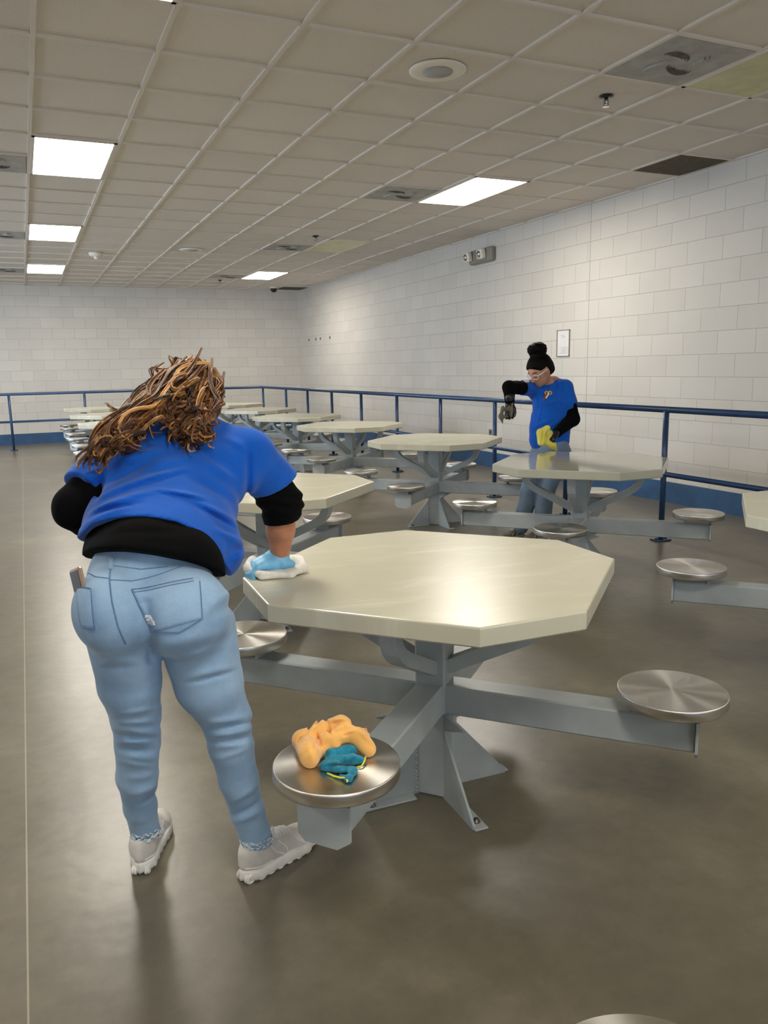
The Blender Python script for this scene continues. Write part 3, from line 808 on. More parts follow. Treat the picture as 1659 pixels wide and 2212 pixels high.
JF = [((0.1197, 1.8500, 0.5389), (0.2290, 1.8500, 0.5006), 0.0100, 0.0090), ((0.1215, 1.8500, 0.5221), (0.2255, 1.8500, 0.4821), 0.0070, -0.0075), ((0.1260, 1.8500, 0.5527), (0.2207, 1.8500, 0.5384), 0.0080, 0.0075), ((0.1218, 1.8500, 0.4985), (0.2224, 1.8500, 0.4852), 0.0090, 0.0090), ((0.1298, 1.8500, 0.5752), (0.2338, 1.8500, 0.5714), 0.0080, 0.0060), ((0.1255, 1.8500, 0.4787), (0.2147, 1.8500, 0.4532), 0.0080, -0.0060), ((0.1275, 1.8500, 0.4640), (0.2079, 1.8500, 0.4330), 0.0100, 0.0060), ((0.3383, 1.8500, 0.5133), (0.4529, 1.8500, 0.5077), 0.0090, 0.0090), ((0.3407, 1.8500, 0.4944), (0.4555, 1.8500, 0.4884), 0.0060, -0.0075), ((0.3418, 1.8500, 0.4757), (0.4547, 1.8500, 0.4734), 0.0090, 0.0105), ((0.3442, 1.8500, 0.4578), (0.4499, 1.8500, 0.4492), 0.0070, -0.0075), ((0.3469, 1.8500, 0.4448), (0.4491, 1.8500, 0.4342), 0.0100, 0.0075), ((0.3588, 1.8500, 0.4096), (0.4486, 1.8500, 0.4241), 0.0080, 0.0060), ((0.2869, 1.8500, 0.6262), (0.4064, 1.8500, 0.6340), 0.0060, -0.0105), ((0.2875, 1.8500, 0.6368), (0.4129, 1.8500, 0.6474), 0.0100, 0.0060), ((0.2528, 1.8500, 0.6913), (0.3882, 1.8500, 0.7213), 0.0100, -0.0060), ((0.2441, 1.8500, 0.7218), (0.3437, 1.8500, 0.7345), 0.0120, 0.0060), ((0.1024, 1.8500, 0.7099), (0.1893, 1.8500, 0.6991), 0.0100, 0.0060), ((0.1115, 1.8500, 0.6970), (0.1779, 1.8500, 0.6873), 0.0060, -0.0045), ((0.3458, 1.8500, 0.7693), (0.4275, 1.8500, 0.8100), 0.0120, -0.0060), ((0.3472, 1.8500, 0.7924), (0.4234, 1.8500, 0.8400), 0.0100, 0.0060), ((0.1294, 1.8500, 0.3917), (0.2045, 1.8500, 0.3850), 0.0100, 0.0045), ((0.1363, 1.8500, 0.3415), (0.2074, 1.8500, 0.3474), 0.0100, 0.0060), ((0.1442, 1.8500, 0.3026), (0.2057, 1.8500, 0.3231), 0.0080, -0.0060), ((0.3867, 1.8500, 0.2754), (0.4611, 1.8500, 0.3080), 0.0100, 0.0060), ((0.3965, 1.8500, 0.2338), (0.4711, 1.8500, 0.2597), 0.0080, -0.0060), ((0.3978, 1.8500, 0.2139), (0.4723, 1.8500, 0.2330), 0.0100, 0.0075), ((0.1128, 1.8500, 0.4497), (0.2114, 1.8500, 0.4053), 0.0080, 0.0045)]
def jeans_mod(P, D):
    Dh = union(jn, P, .03); Dl = union(legL, P, .012); Dr = union(legR, P, .012)
    def sm(a, b, k): h = np.clip(.5 + .5 * (a - b) / k, 0, 1); return a * (1 - h) + b * h - k * h * (1 - h)
    D = np.minimum(sm(Dh, Dl, .03), sm(Dh, Dr, .03))
    D = D - folds(P, JF, VW) - .0018 * wob(P, 38, 5) * (P[:, 2] < .62)
    # seat cleft
    cx_ = .205 + (P[:, 2] - .80) * -.08
    D = D + .010 * np.exp(-((P[:, 0] - cx_) / .010) ** 2) * (P[:, 2] < .88) * (P[:, 2] > .70) * (P[:, 1] < 1.86)
    z = P[:, 2]; top = line_z(P, [(0.0598, 1.7600, 1.0241), (0.1975, 1.7400, 1.0058), (0.4220, 1.7600, 0.9188)])
    D = smax(D, z - top, .006)
    return smax(D, .088 - z, .004)
jeans = sdf_obj('jeans', jn + legL + legR, M['denim'], .0052, .03, jeans_mod, P1)
tj = bvh([jeans])

# black undershirt showing below the tee and on the arms
us = [cap(A(.215, 1.87, .895), A(.262, 1.87, .875), .138, .142, UX, 1.12), cap(A(.240, 1.90, .90), A(.255, 1.955, .925), .136, .134, UX, 1.16), cap(A(.255, 1.955, .925), A(.285, 2.04, .975), .130, .125, UX, 1.25), cap(A(.285, 2.04, .975), A(.32, 2.14, 1.03), .122, .11, UX, 1.3)]
UF = [((0.0883, 1.8000, 1.0029), (0.3459, 1.8000, 0.9413), .012, .003), ((0.1092, 1.8000, 1.0265), (0.3075, 1.8000, 1.0058), .01, -.003)]
def us_mod(P, D):
    D = D - folds(P, UF, VW)
    return smax(D, line_z(P, [(0.0502, 1.7600, 1.0181), (0.0813, 1.7500, 1.0146), (0.1645, 1.7300, 1.0033), (0.2335, 1.7300, 0.9832), (0.2900, 1.7300, 0.9641), (0.3479, 1.7400, 0.9379), (0.4039, 1.7800, 0.8975), (0.4518, 1.8000, 0.8638)]) - P[:, 2], .004)
sdf_obj('undershirt', us, M['blackc'], .006, .02, us_mod, P1)
sl = [cap(shL + A(-.03, -.03, -.02), elL + A(-.004, 0, .004), .058, .056), cap(elL + A(-.004, 0, .004), elL * .80 + wrL * .20, .056, .048)]
def slm(P, D): return D - .003 * wob(P, 70, 11)
sdf_obj('undershirt_sleeve', sl, M['blackc'], .005, .012, slm, P1)
sl = [cap(shR + A(.03, .01, -.03), elR + A(.003, 0, .012), .060, .062), cap(elR + A(.003, 0, .012), elR * .8 + wrR * .2, .062, .056)]
def slm2(P, D):
    s = P[:, 2]; D = D - .0035 * np.sin(s * 190 + 60 * P[:, 0]) * np.exp(-((s - .98) / .05) ** 2) - .003 * wob(P, 60, 3)
    return smax(D, .915 + .12 * (P[:, 0] - .65) - s, .005)
sdf_obj('undershirt_sleeve', sl, M['blackc'], .005, .012, slm2, P1)

# blue tee
tsT = [cap(A(.232, 1.905, .925), A(.255, 1.955, .935), .140, .143, UX, 1.18), cap(A(.255, 1.955, .935), A(.288, 2.035, .975), .143, .140, UX, 1.25), cap(A(.288, 2.035, .975), A(.322, 2.13, 1.035), .140, .132, UX, 1.34),
       cap(A(.322, 2.13, 1.040), A(.370, 2.215, 1.110), .130, .115, UX, 1.45), cap(A(.370, 2.215, 1.110), A(.425, 2.285, 1.165), .110, .085, UX, 1.5), cap(A(.44, 2.29, 1.19), shR, .065, .070), ell((.41, 1.985, .915), (.072, .10, .078))]
tsL = [cap(A(.24, 2.17, 1.09), shL, .082, .076), cap(shL, A(.125, 2.145, 1.065), .076, .070)]
tsR = [cap(A(.50, 2.17, 1.09), shR, .090, .080), cap(shR, A(.652, 2.228, 1.035), .080, .072)]
TF = [((0.1423, 1.9800, 1.0775), (0.3550, 1.9800, 1.1400), 0.0100, 0.0126), ((0.1456, 1.9800, 1.0709), (0.3500, 1.9800, 1.1274), 0.0060, -0.0084), ((0.1321, 1.9800, 1.0489), (0.2789, 1.9800, 1.0701), 0.0100, 0.0105), ((0.2789, 1.9800, 1.0701), (0.3962, 1.9800, 1.0381), 0.0090, 0.0126), ((0.2785, 1.9800, 1.0637), (0.3871, 1.9800, 1.0322), 0.0050, -0.0105), ((0.1156, 1.9800, 1.0379), (0.2199, 1.9800, 1.0495), 0.0080, 0.0126), ((0.1265, 1.9800, 1.0284), (0.2435, 1.9800, 1.0366), 0.0060, -0.0084), ((0.0971, 1.9800, 1.0018), (0.2185, 1.9800, 1.0303), 0.0100, 0.0084), ((0.4038, 1.9800, 1.1650), (0.4889, 1.9800, 1.1064), 0.0140, 0.0105), ((0.3572, 1.9800, 1.1073), (0.4721, 1.9800, 1.0449), 0.0120, -0.0063), ((0.3611, 1.9800, 1.0324), (0.4684, 1.9800, 0.9772), 0.0100, 0.0105), ((0.3606, 1.9800, 1.0236), (0.4587, 1.9800, 0.9646), 0.0060, -0.0105), ((0.4173, 1.9800, 0.9462), (0.4788, 1.9800, 0.9165), 0.0100, 0.0105), ((0.4412, 1.9800, 0.8932), (0.4786, 1.9800, 0.9119), 0.0080, -0.0126), ((0.4534, 1.9800, 0.8687), (0.4824, 1.9800, 0.8976), 0.0080, 0.0126), ((0.1823, 1.9800, 1.1871), (0.2889, 1.9800, 1.2145), 0.0100, 0.0084), ((0.1951, 1.9800, 1.1988), (0.2582, 1.9800, 1.2411), 0.0080, 0.0084), ((0.1537, 1.9800, 1.1226), (0.2612, 1.9800, 1.1697), 0.0100, -0.0084), ((0.5259, 1.9800, 1.2107), (0.5128, 1.9800, 1.0414), 0.0100, -0.0168), ((0.1428, 1.9800, 1.1565), (0.1309, 1.9800, 1.0826), 0.0080, -0.0168), ((0.0898, 1.9800, 1.1438), (0.1447, 1.9800, 1.1564), 0.0080, 0.0084), ((0.0987, 1.9800, 1.1595), (0.1425, 1.9800, 1.1772), 0.0080, 0.0084), ((0.4615, 1.9800, 1.2575), (0.5295, 1.9800, 1.1928), 0.0120, 0.0063), ((0.2516, 1.9800, 1.1492), (0.3706, 1.9800, 1.1843), 0.0120, 0.0063)]
def tee_mod(P, D):
    def sm(a, b, k): h = np.clip(.5 + .5 * (a - b) / k, 0, 1); return a * (1 - h) + b * h - k * h * (1 - h)
    Dt = union(tsT, P, .02)
    Dt = smax(Dt, line_z(P, [(0.0362, 1.8300, 1.0368), (0.0815, 1.8300, 1.0364), (0.1059, 1.8300, 1.0527), (0.1608, 1.8300, 1.0558), (0.2313, 1.8300, 1.0459), (0.2908, 1.8200, 1.0310), (0.3442, 1.8000, 1.0008), (0.3794, 1.7900, 0.9616), (0.4064, 1.8000, 0.9150), (0.4299, 1.8200, 0.8870), (0.4859, 1.8400, 0.8693)]) - P[:, 2], .004)
    armL = (P - A(.128, 2.146, 1.066)) @ _n((-.62, -.45, -.60)); armR = (P - A(.650, 2.225, 1.040)) @ _n((.42, .12, -.88))
    D = sm(sm(Dt, smax(union(tsL, P, .01), armL, .004), .025), smax(union(tsR, P, .01), armR, .004), .025)
    return D - folds(P, TF, VW) - .0012 * wob(P, 30, 8)
tee = sdf_obj('t_shirt', tsT + tsL + tsR, M['blue'], .0052, .02, tee_mod, P1)
MB().tube([neck + A(.062 * math.cos(q), .01 + .05 * math.sin(q), .030 - .03 * math.sin(q)) for q in np.linspace(0, 2 * PI, 25)], .009, 8).build('collar', M['blue'], P1)

# jeans details: pockets, yoke, seams, belt loop, frays
def PJ(*p): return p
pk = decal('back_pocket', tj, [(0.1698, 1.7000, 0.9180), (0.3162, 1.7000, 0.9266), (0.3152, 1.7000, 0.8259), (0.2074, 1.7000, 0.8131)], VW, M['denim'], P1, 18, 14, .0025)
st = MB()
surf_line(tj, [(0.1698, 1.7000, 0.9180), (0.3162, 1.7000, 0.9266)], VW, .0011, st, off=.0035); surf_line(tj, [(0.1712, 1.7000, 0.9107), (0.3168, 1.7000, 0.9192)], VW, .0010, st, off=.0035)
surf_line(tj, [(0.1698, 1.7000, 0.9180), (0.1909, 1.7000, 0.8533), (0.2075, 1.7000, 0.8152), (0.2620, 1.7000, 0.8022), (0.3152, 1.7000, 0.8259), (0.3162, 1.7000, 0.9266)], VW, .0011, st, off=.0035)
st.build('pocket_stitching', M['stitch'], pk)
pk2 = decal('back_pocket', tj, [(0.0542, 1.7200, 0.9406), (0.0894, 1.7200, 0.9258), (0.0928, 1.7200, 0.8315), (0.0640, 1.7200, 0.8412)], VW, M['denim'], P1, 8, 12, .006)
st = MB()
surf_line(tj, [(0.0550, 1.7200, 0.9385), (0.0893, 1.7200, 0.9248), (0.0929, 1.7200, 0.8326), (0.0659, 1.7200, 0.8419)], VW, .0014, st, off=.0075)
st.build('pocket_stitching', M['stitch'], pk2)
st = MB()
surf_line(tj, [(0.1296, 1.7200, 0.9892), (0.1275, 1.7200, 0.9390), (0.1285, 1.7000, 0.8932), (0.1372, 1.7000, 0.8357), (0.1573, 1.7500, 0.7747)], VW, .0017, st, off=.0005)
surf_line(tj, [(0.1294, 1.7200, 0.9388), (0.1685, 1.7000, 0.9385), (0.2265, 1.7000, 0.9474), (0.2896, 1.7200, 0.9547)], VW, .0014, st, off=.0005)
surf_line(tj, [(0.1260, 1.7200, 0.9432), (0.0971, 1.7200, 0.9530), (0.0746, 1.7500, 0.9671)], VW, .0014, st, off=.0005)
surf_line(tj, [(0.1336, 1.7400, 0.9692), (0.1916, 1.7200, 0.9594), (0.2597, 1.7200, 0.9573)], VW, .0014, st, off=.0005)
st.build('seam', M['stitch'], jeans)
bl = decal('belt_loop', tj, [(0.1292, 1.7600, 0.9849), (0.1405, 1.7600, 0.9835), (0.1367, 1.7400, 0.9596), (0.1273, 1.7400, 0.9608)], VW, M['denim'], jeans, 3, 6, .006)
fr = MB(); rn = random.Random(4)
for i in range(26):
    a = Vector((0.1996, 1.7000, 0.8540)).lerp(Vector((0.2095, 1.7000, 0.8296)), i / 25); d = Vector((.006 + rn.random() * .004, 0, rn.uniform(-.002, .002)))
    surf_line(tj, [a - d, a + d], VW, .0009, fr, 4, 4, .0045)
fr.build('frayed_patch', M['fray'], pk)
for (c, r_) in ((A(.200, 2.12, .108), .047), (A(.470, 1.945, .108), .048)):
    fr = MB()
    for i in range(80):
        q = rn.uniform(PI * 1.0, PI * 2.0); z = rn.uniform(-.010, .012); q2 = q + rn.uniform(.08, .35)
        pts = [c + A(math.cos(a) * r_ * 1.0, math.sin(a) * r_ * 1.0, z + .004 * math.sin(a * 9 + i)) for a in np.linspace(q, q2, 5)]
        fr.tube(pts, .0012, 4)
    fr.build('frayed_hem', M['fray'], jeans)

# sneakers with podded soles
def sneaker(heel, ang, name, upper, sole, parent, sc=1.0):
    R_ = np.array([[math.cos(ang), math.sin(ang), 0], [-math.sin(ang), math.cos(ang), 0], [0, 0, 1]])
    def W(x, y, z): return np.array(heel) + sc * (x * R_[0] + y * R_[1] + A(0, 0, z))
    s_ = sc
    up = [ell(W(.058, 0, .058), (.056 * s_, .036 * s_, .045 * s_), R_), cap(W(.05, 0, .07), W(.04, 0, .088), .036 * s_, .033 * s_, R_[0], 1.25), ell(W(.12, 0, .052), (.07 * s_, .038 * s_, .040 * s_), R_),
          ell(W(.195, 0, .040), (.062 * s_, .045 * s_, .030 * s_), R_), cap(W(.10, 0, .075), W(.17, 0, .052), .026 * s_, .022 * s_, R_[1], 1.15), cap(W(.006, 0, .05), W(.010, 0, .085), .012 * s_, .010 * s_)]
    subs = [cap(W(.055, 0, .075), W(.052, 0, .15), .028 * s_, .040 * s_, R_[0], 1.3)]
    def um(P, D): return smax(D, heel[2] + .020 * s_ - P[:, 2], .003)
    sh = sdf_obj(name, up, upper, .0042, .016, um, parent, subs)
    # midsole footprint with scalloped pods
    n = 44; prof = []
    for i in range(n):
        q = 2 * PI * i / n; x = .127 - .137 * math.cos(q); wv = np.interp(x, [-.01, .03, .09, .14, .19, .23, .264], [.0, .034, .036, .040, .048, .040, .0])
        prof.append((x, (wv if wv > .004 else .0) * (1 if math.sin(q) >= 0 else -1)))
    v = []; f = []
    for z_, g_ in ((.003, -.002), (.010, 0.001), (.026, .002), (.034, -.001)):
        for x, y_ in prof: v.append(W(x, y_ + (g_ if y_ > 0 else -g_ if y_ < 0 else 0), z_ + (.010 * max(0, (x - .20) / .06)) + .006 * max(0, (.03 - x) / .04)))
    for k in range(3):
        for i in range(n): j = (i + 1) % n; f.append((k * n + i, k * n + j, (k + 1) * n + j, (k + 1) * n + i))
    f += [tuple(range(n))[::-1], tuple(range(3 * n, 4 * n))]
    so = MB(); so.add(v, f, True)
    for sg in (-1, 1):
        for i in range(8):
            x = .012 + i * .032; wv = np.interp(x, [-.01, .03, .09, .14, .19, .23, .264], [.012, .034, .036, .040, .047, .040, .014])
            z0 = .010 * max(0, (x - .20) / .06) * .8
            pts = [W(x + .0125 * math.cos(a), sg * (wv - .010), z0 + .0125 + .0105 * math.sin(a)) for a in np.linspace(0, 2 * PI, 15)]
            so.tube(pts, .0045 * s_, 6)
            pts = [W(x + .0125 * math.cos(a), sg * (wv - .003), z0 + .0125 + .0105 * math.sin(a)) for a in np.linspace(0, 2 * PI, 15)]
            so.tube(pts, .0032 * s_, 6)
    so.build('shoe_sole', sole, sh)
    tb = bvh([sh]); la = MB()
    for i in range(6):
        x = .098 + i * .012; a = Vector(W(x, -.026, .15)); b = Vector(W(x + .004, .026, .15)); surf_line(tb, [a, b], (0, 0, -1), .0024 * s_, la, 6, 8, .001)
    la.build('shoelaces', sole, sh)
    tr = MB()
    for sg in (-1, 1):
        dv = R_[1] * -sg
        for q in ([(.0, .046), (.04, .042), (.085, .040)], [(.105, .085), (.125, .06), (.135, .034)], [(.165, .065), (.18, .05), (.20, .034)], [(.075, .085), (.09, .06), (.12, .04)]):
            tr = MB(); surf_line(tb, [Vector(W(x, sg * .03, z)) for x, z in q], dv, .0022 * s_, tr, 6, 8, .0005)
            if tr.v: tr.build('shoe_trim', sole, sh)
    return sh
sneaker(A(.172, 2.075, 0), math.atan2(.94, .36), 'shoe', M['shoe'], M['sole'], P1)
sneaker(A(.420, 1.922, 0), math.atan2(.42, .91), 'shoe', M['shoe'], M['sole'], P1)

# gloved right hand pressing the towel
hg = hand_prims(A(.665, 2.283, .806), (-.88, .05, -.30), (-.25, 0, -1), (.3, 1, 0), .95, .92, .10, .6)
hg += [cap(A(.668, 2.276, .815), A(.655, 2.28, .788), .031, .038), ell(A(.630, 2.29, .785), (.052, .042, .022)), cap(A(.675, 2.255, .788), A(.70, 2.262, .780), .020, .012)]
sdf_obj('glove', hg, M['glove'], .0035, .010, lambda P, D: D - .0018 * wob(P, 120, 4), P1)
tw = [ell(A(.655, 2.285, .762), (.078, .070, .012)), cap(A(.600, 2.345, .785), A(.575, 2.300, .775), .016, .014), cap(A(.575, 2.30, .775), A(.600, 2.235, .762), .013, .010), cap(A(.60, 2.235, .762), A(.68, 2.215, .760), .010, .010),
      cap(A(.68, 2.215, .760), A(.735, 2.25, .766), .010, .012), cap(A(.735, 2.25, .766), A(.735, 2.30, .778), .012, .015), cap(A(.735, 2.30, .778), A(.70, 2.335, .782), .015, .014), cap(A(.63, 2.34, .778), A(.70, 2.34, .778), .014, .012)]
tag(sdf_obj('cleaning_cloth', tw, M['towel'], .0035, .012, lambda P, D: smax(D - .0030 * wob(P, 120, 9), .7505 - P[:, 2], .002)),
    "white terry cloth under the bending person's blue-gloved hand", 'cloth', 'cleaning cloths')

# phone in the left back pocket
ph = thing('phone', "smartphone in a clear case sticking out of the bending person's back pocket", 'phone', (0, 0, 0))
pc = Vector((0.0693, 1.8000, 0.9346))
u_ = (Vector((0.0634, 1.7750, 0.9485)) - Vector((0.0676, 1.7650, 0.9175))).normalized()
s_ = Vector((.36, -.93, 0)); s_ = (s_ - u_ * s_.dot(u_)).normalized(); nn = s_.cross(u_)
RM = Matrix(((s_.x, u_.x, nn.x, pc.x), (s_.y, u_.y, nn.y, pc.y), (s_.z, u_.z, nn.z, pc.z), (0, 0, 0, 1)))
MB().bbox(-.028, .028, -.07, .016, -.005, .005, .004, RM).build('phone_case', M['phone'], ph)
MB().bbox(-.024, .024, -.066, .0125, -.0058, .0058, .003, RM).build('phone_body', M['dark'], ph)

# curly hair
random.seed(7)
hc = [ell(headc + HR[2] * .012 - HR[1] * .016, (.090, .108, .112), HR), ell(A(.42, 2.335, 1.325), (.070, .07, .045)), ell(A(.34, 2.255, 1.300), (.060, .06, .035)),
      ell(A(.27, 2.165, 1.255), (.045, .05, .032)), ell(A(.225, 2.10, 1.200), (.035, .04, .035)), ell(A(.41, 2.22, 1.265), (.050, .06, .030))]
def hair_cap(P, D):
    Q = (P - headc) @ HR.T       # keep the face clear: cut below the hairline in front of the ears
    D = D - .006 * wob(P, 60, 2) - .003 * wob(P, 160, 12)
    return smax(D, np.minimum(Q[:, 1] - .020, .058 - Q[:, 2] + (Q[:, 1] - .06) * .3), .008)
hs = sdf_obj('hair_base_tmp', hc, M['hair1'], .006, .03, hair_cap)
n_ = len(hs.data.vertices); hv = np.empty(n_ * 3, np.float32); hs.data.vertices.foreach_get('co', hv); hv = hv.reshape(-1, 3)
hfc = np.array([tuple(p.vertices) for p in hs.data.polygons], np.int32); bpy.data.objects.remove(hs)
HV = [hv]; HF = [hfc]; HT = [np.full(n_, .22)]; HN = [n_]
NR = np.random.RandomState(7)
def strand(P, R, tone):
    # square-section hair strand along a polyline, all strands share one face pattern
    n = len(P); T = np.gradient(P, axis=0); T /= np.linalg.norm(T, axis=1)[:, None] + 1e-9
    S = np.cross(T, (0.3, 0.5, 0.8)); S /= np.linalg.norm(S, axis=1)[:, None] + 1e-9; B = np.cross(T, S)
    V = np.stack([P + S * R[:, None], P + B * R[:, None], P - S * R[:, None], P - B * R[:, None]], 1).reshape(-1, 3)
    k = np.arange(n - 1)[:, None] * 4; q = np.arange(4)[None]
    F = np.stack([k + q, k + (q + 1) % 4, k + 4 + (q + 1) % 4, k + 4 + q], -1).reshape(-1, 4)
    HV.append(V); HF.append(F + HN[0]); HT.append(np.full(len(V), tone)); HN[0] += len(V)
def spline(c, n):
    c = np.array(c); m_ = len(c) - 1; t = np.linspace(0, m_ - 1e-6, n); k = t.astype(int); u = (t - k)[:, None]
    p0, p1, p2, p3 = c[np.maximum(k - 1, 0)], c[k], c[k + 1], c[np.minimum(k + 2, m_)]
    return 0.5 * ((2 * p1) + (p2 - p0) * u + (2 * p0 - 5 * p1 + 4 * p2 - p3) * u * u + (3 * p1 - p0 - 3 * p2 + p3) * u ** 3)
def lock(ctrl, wid, amp, turns, tone, jit=.010, n=26, k=8):
    c = np.array([tuple(p) for p in ctrl]) + NR.normal(0, jit, (len(ctrl), 3)); P = spline(c, n)
    tt = np.linspace(0, 1, n); a = amp * np.minimum(1, tt * 2.2); q = NR.uniform(0, 6.3) + turns * 2 * PI * tt
    P = P + np.stack([np.cos(q) * a, np.sin(q) * a * .6, np.sin(q + .8) * a * .8], 1)
    env = .35 + .65 * np.sin(PI * np.minimum(1, tt * .9 + .12))
    for i in range(k):
        f1, f2 = NR.uniform(0, 6.3), NR.uniform(1, 3); w_ = wid * NR.uniform(.2, 1.0)
        o = np.stack([np.cos(f1 + f2 * tt) * w_, np.sin(f1 * 1.7 + f2 * tt) * w_ * .6, np.sin(f1 + f2 * tt) * w_], 1) * env[:, None]
        strand(P + o, NR.uniform(.0013, .0021) * (1.05 - .8 * tt ** 3), min(1, max(0, tone + NR.normal(0, .10))))
cr = (0.4272, 2.3600, 1.3707)
left = [(0.4350, 2.3700, 1.3599), (0.3609, 2.2700, 1.3235), (0.2861, 2.1700, 1.2668), (0.2094, 2.0800, 1.2137), (0.1657, 2.0500, 1.1553)]
leftb = [(0.4612, 2.3700, 1.3500), (0.3692, 2.2400, 1.2960), (0.2783, 2.1400, 1.2480), (0.2142, 2.0600, 1.2033), (0.1765, 2.0300, 1.1794)]
rt = [(0.4723, 2.3900, 1.3564), (0.4448, 2.3000, 1.3049), (0.4160, 2.2000, 1.2578), (0.4058, 2.1300, 1.2122), (0.4120, 2.0800, 1.1788)]
rtb = [(0.4945, 2.4000, 1.3491), (0.4949, 2.3200, 1.2963), (0.4513, 2.2200, 1.2491), (0.3819, 2.1300, 1.2195), (0.3750, 2.1000, 1.1975)]
mid_ = [(0.4357, 2.3700, 1.3705), (0.3822, 2.2700, 1.3203), (0.3561, 2.1700, 1.2739), (0.3573, 2.1200, 1.2395)]
for ctrl, n_, am in ((left, 150, .013), (leftb, 80, .015), (rt, 80, .016), (rtb, 70, .016), (mid_, 50, .014)):
    for i in range(n_):
        c2 = [np.array(p) for p in ctrl]; L_ = NR.rand()
        if L_ < .25: c2 = c2[:-1]
        elif L_ > .80: c2 = c2[1:]
        sw = NR.normal(0, .021); sh_ = np.array((sw, NR.normal(0, .010), sw * .35 + abs(NR.normal(0, .012)) + .003))
        lock([p + sh_ for p in c2], NR.uniform(.004, .009), am * NR.uniform(.5, 1.3), NR.uniform(1.4, 3.2), min(1, max(0, NR.normal(.42, .24))))
# crown strands combed over the skull from the parting
for i in range(420):
    q = random.uniform(-1.5, 1.5); pts = []
    for k in range(9):
        e = 1.15 - k * .30
        v_ = A(math.sin(q) * math.cos(e * .8), math.sin(e), math.cos(q) * math.cos(e * .8))
        v_ = v_ / np.linalg.norm(v_); rr_ = random.uniform(1.0, 1.03)
        pts.append(headc + HR[2] * .012 - HR[1] * .016 + rr_ * (HR[0] * v_[0] * .092 + HR[1] * v_[1] * .110 + HR[2] * v_[2] * .114))
    strand(spline(pts, 16), np.linspace(.0026, .0014, 16), random.uniform(.45, 1.0))
# flyaways
for (a, b, c) in (((0.3969, 2.3600, 1.3712), (0.3907, 2.3600, 1.3950), (0.4023, 2.3600, 1.4132)), ((0.3969, 2.3600, 1.3712), (0.4069, 2.3600, 1.4026), (0.4342, 2.3700, 1.3892)), ((0.3622, 2.3300, 1.3524), (0.3487, 2.3300, 1.3785), (0.3672, 2.3300, 1.3872)),
                  ((0.3499, 2.3000, 1.3336), (0.3275, 2.3000, 1.3724), (0.3471, 2.3000, 1.3847)), ((0.2338, 2.1500, 1.2555), (0.1987, 2.1500, 1.2747), (0.1977, 2.1500, 1.2901)), ((0.2647, 2.1200, 1.2556), (0.2219, 2.0300, 1.2051), (0.2605, 2.0200, 1.1774)),
                  ((0.3170, 2.1500, 1.2761), (0.2877, 2.0900, 1.2325), (0.2962, 2.0600, 1.2047)), ((0.4341, 2.2000, 1.2444), (0.4713, 2.2200, 1.2611), (0.5042, 2.2500, 1.2625)), ((0.1832, 2.0500, 1.1714), (0.1534, 2.0600, 1.1263), (0.1428, 2.0600, 1.1294))):
    for i in range(2):
        lock([a, b, c], .004, .004, 1.0, random.uniform(.2, .7), .005, 14, 3)
raw_obj('hair', np.concatenate(HV), np.concatenate(HF), M['hair1'], P1, np.concatenate(HT))

# ================================================================== CLOTHS ON THE FRONT SEAT
oc = [cap((0.5318, 1.6407, 0.4820), (0.5400, 1.7093, 0.4820), .026, .024), cap((0.5320, 1.6362, 0.4700), (0.5568, 1.6573, 0.4720), .020, .018), cap((0.5400, 1.7093, 0.4820), (0.5846, 1.7161, 0.4970), .024, .022), cap((0.5846, 1.7161, 0.4970), (0.6340, 1.7015, 0.5060), .022, .022),
      cap((0.6340, 1.7015, 0.5060), (0.6581, 1.6503, 0.4940), .021, .019), cap((0.6581, 1.6503, 0.4940), (0.6743, 1.6159, 0.4700), .019, .017), cap((0.5864, 1.6727, 0.4880), (0.6364, 1.6625, 0.4910), .020, .016), cap((0.5726, 1.6841, 0.4800), (0.5756, 1.6608, 0.4720), .018, .015),
      cap((0.5988, 1.6643, 0.4890), (0.6027, 1.6506, 0.4800), .013, .010), cap((0.6764, 1.6562, 0.4970), (0.6867, 1.6491, 0.4930), .005, .004)]
OF = [((0.6288, 1.8105, 0.4700), (0.5804, 1.7558, 0.4700), 0.0030, -0.0084), ((0.6070, 1.8041, 0.4700), (0.5441, 1.7312, 0.4700), 0.0040, -0.0084), ((0.5872, 1.7416, 0.4700), (0.5729, 1.6757, 0.4700), 0.0030, -0.0098), ((0.5471, 1.7403, 0.4700), (0.5274, 1.7086, 0.4700), 0.0040, -0.0084), ((0.6330, 1.8084, 0.4700), (0.6104, 1.7086, 0.4700), 0.0040, -0.0070), ((0.6322, 1.7799, 0.4700), (0.6791, 1.7621, 0.4700), 0.0050, 0.0070), ((0.6252, 1.7610, 0.4700), (0.6611, 1.7598, 0.4700), 0.0030, -0.0084), ((0.6558, 1.7401, 0.4700), (0.6268, 1.7272, 0.4700), 0.0060, 0.0084), ((0.6775, 1.7459, 0.4700), (0.6881, 1.7239, 0.4700), 0.0040, -0.0084), ((0.6360, 1.6958, 0.4700), (0.6631, 1.6982, 0.4700), 0.0030, -0.0098), ((0.6267, 1.6900, 0.4700), (0.6765, 1.7077, 0.4700), 0.0060, 0.0070), ((0.5219, 1.6519, 0.4700), (0.5779, 1.6834, 0.4700), 0.0060, -0.0042), ((0.5477, 1.6883, 0.4700), (0.5318, 1.6045, 0.4700), 0.0080, 0.0042), ((0.6824, 1.7102, 0.4700), (0.6920, 1.6264, 0.4700), 0.0080, 0.0070), ((0.6963, 1.7087, 0.4700), (0.7044, 1.6992, 0.4700), 0.0030, 0.0084)]
def oc_m(P, D):
    D = D - folds(P, OF, (0.28, .78, -.55)) - .003 * wob(P, 75, 6)
    return smax(D, .4500 - P[:, 2], .002)
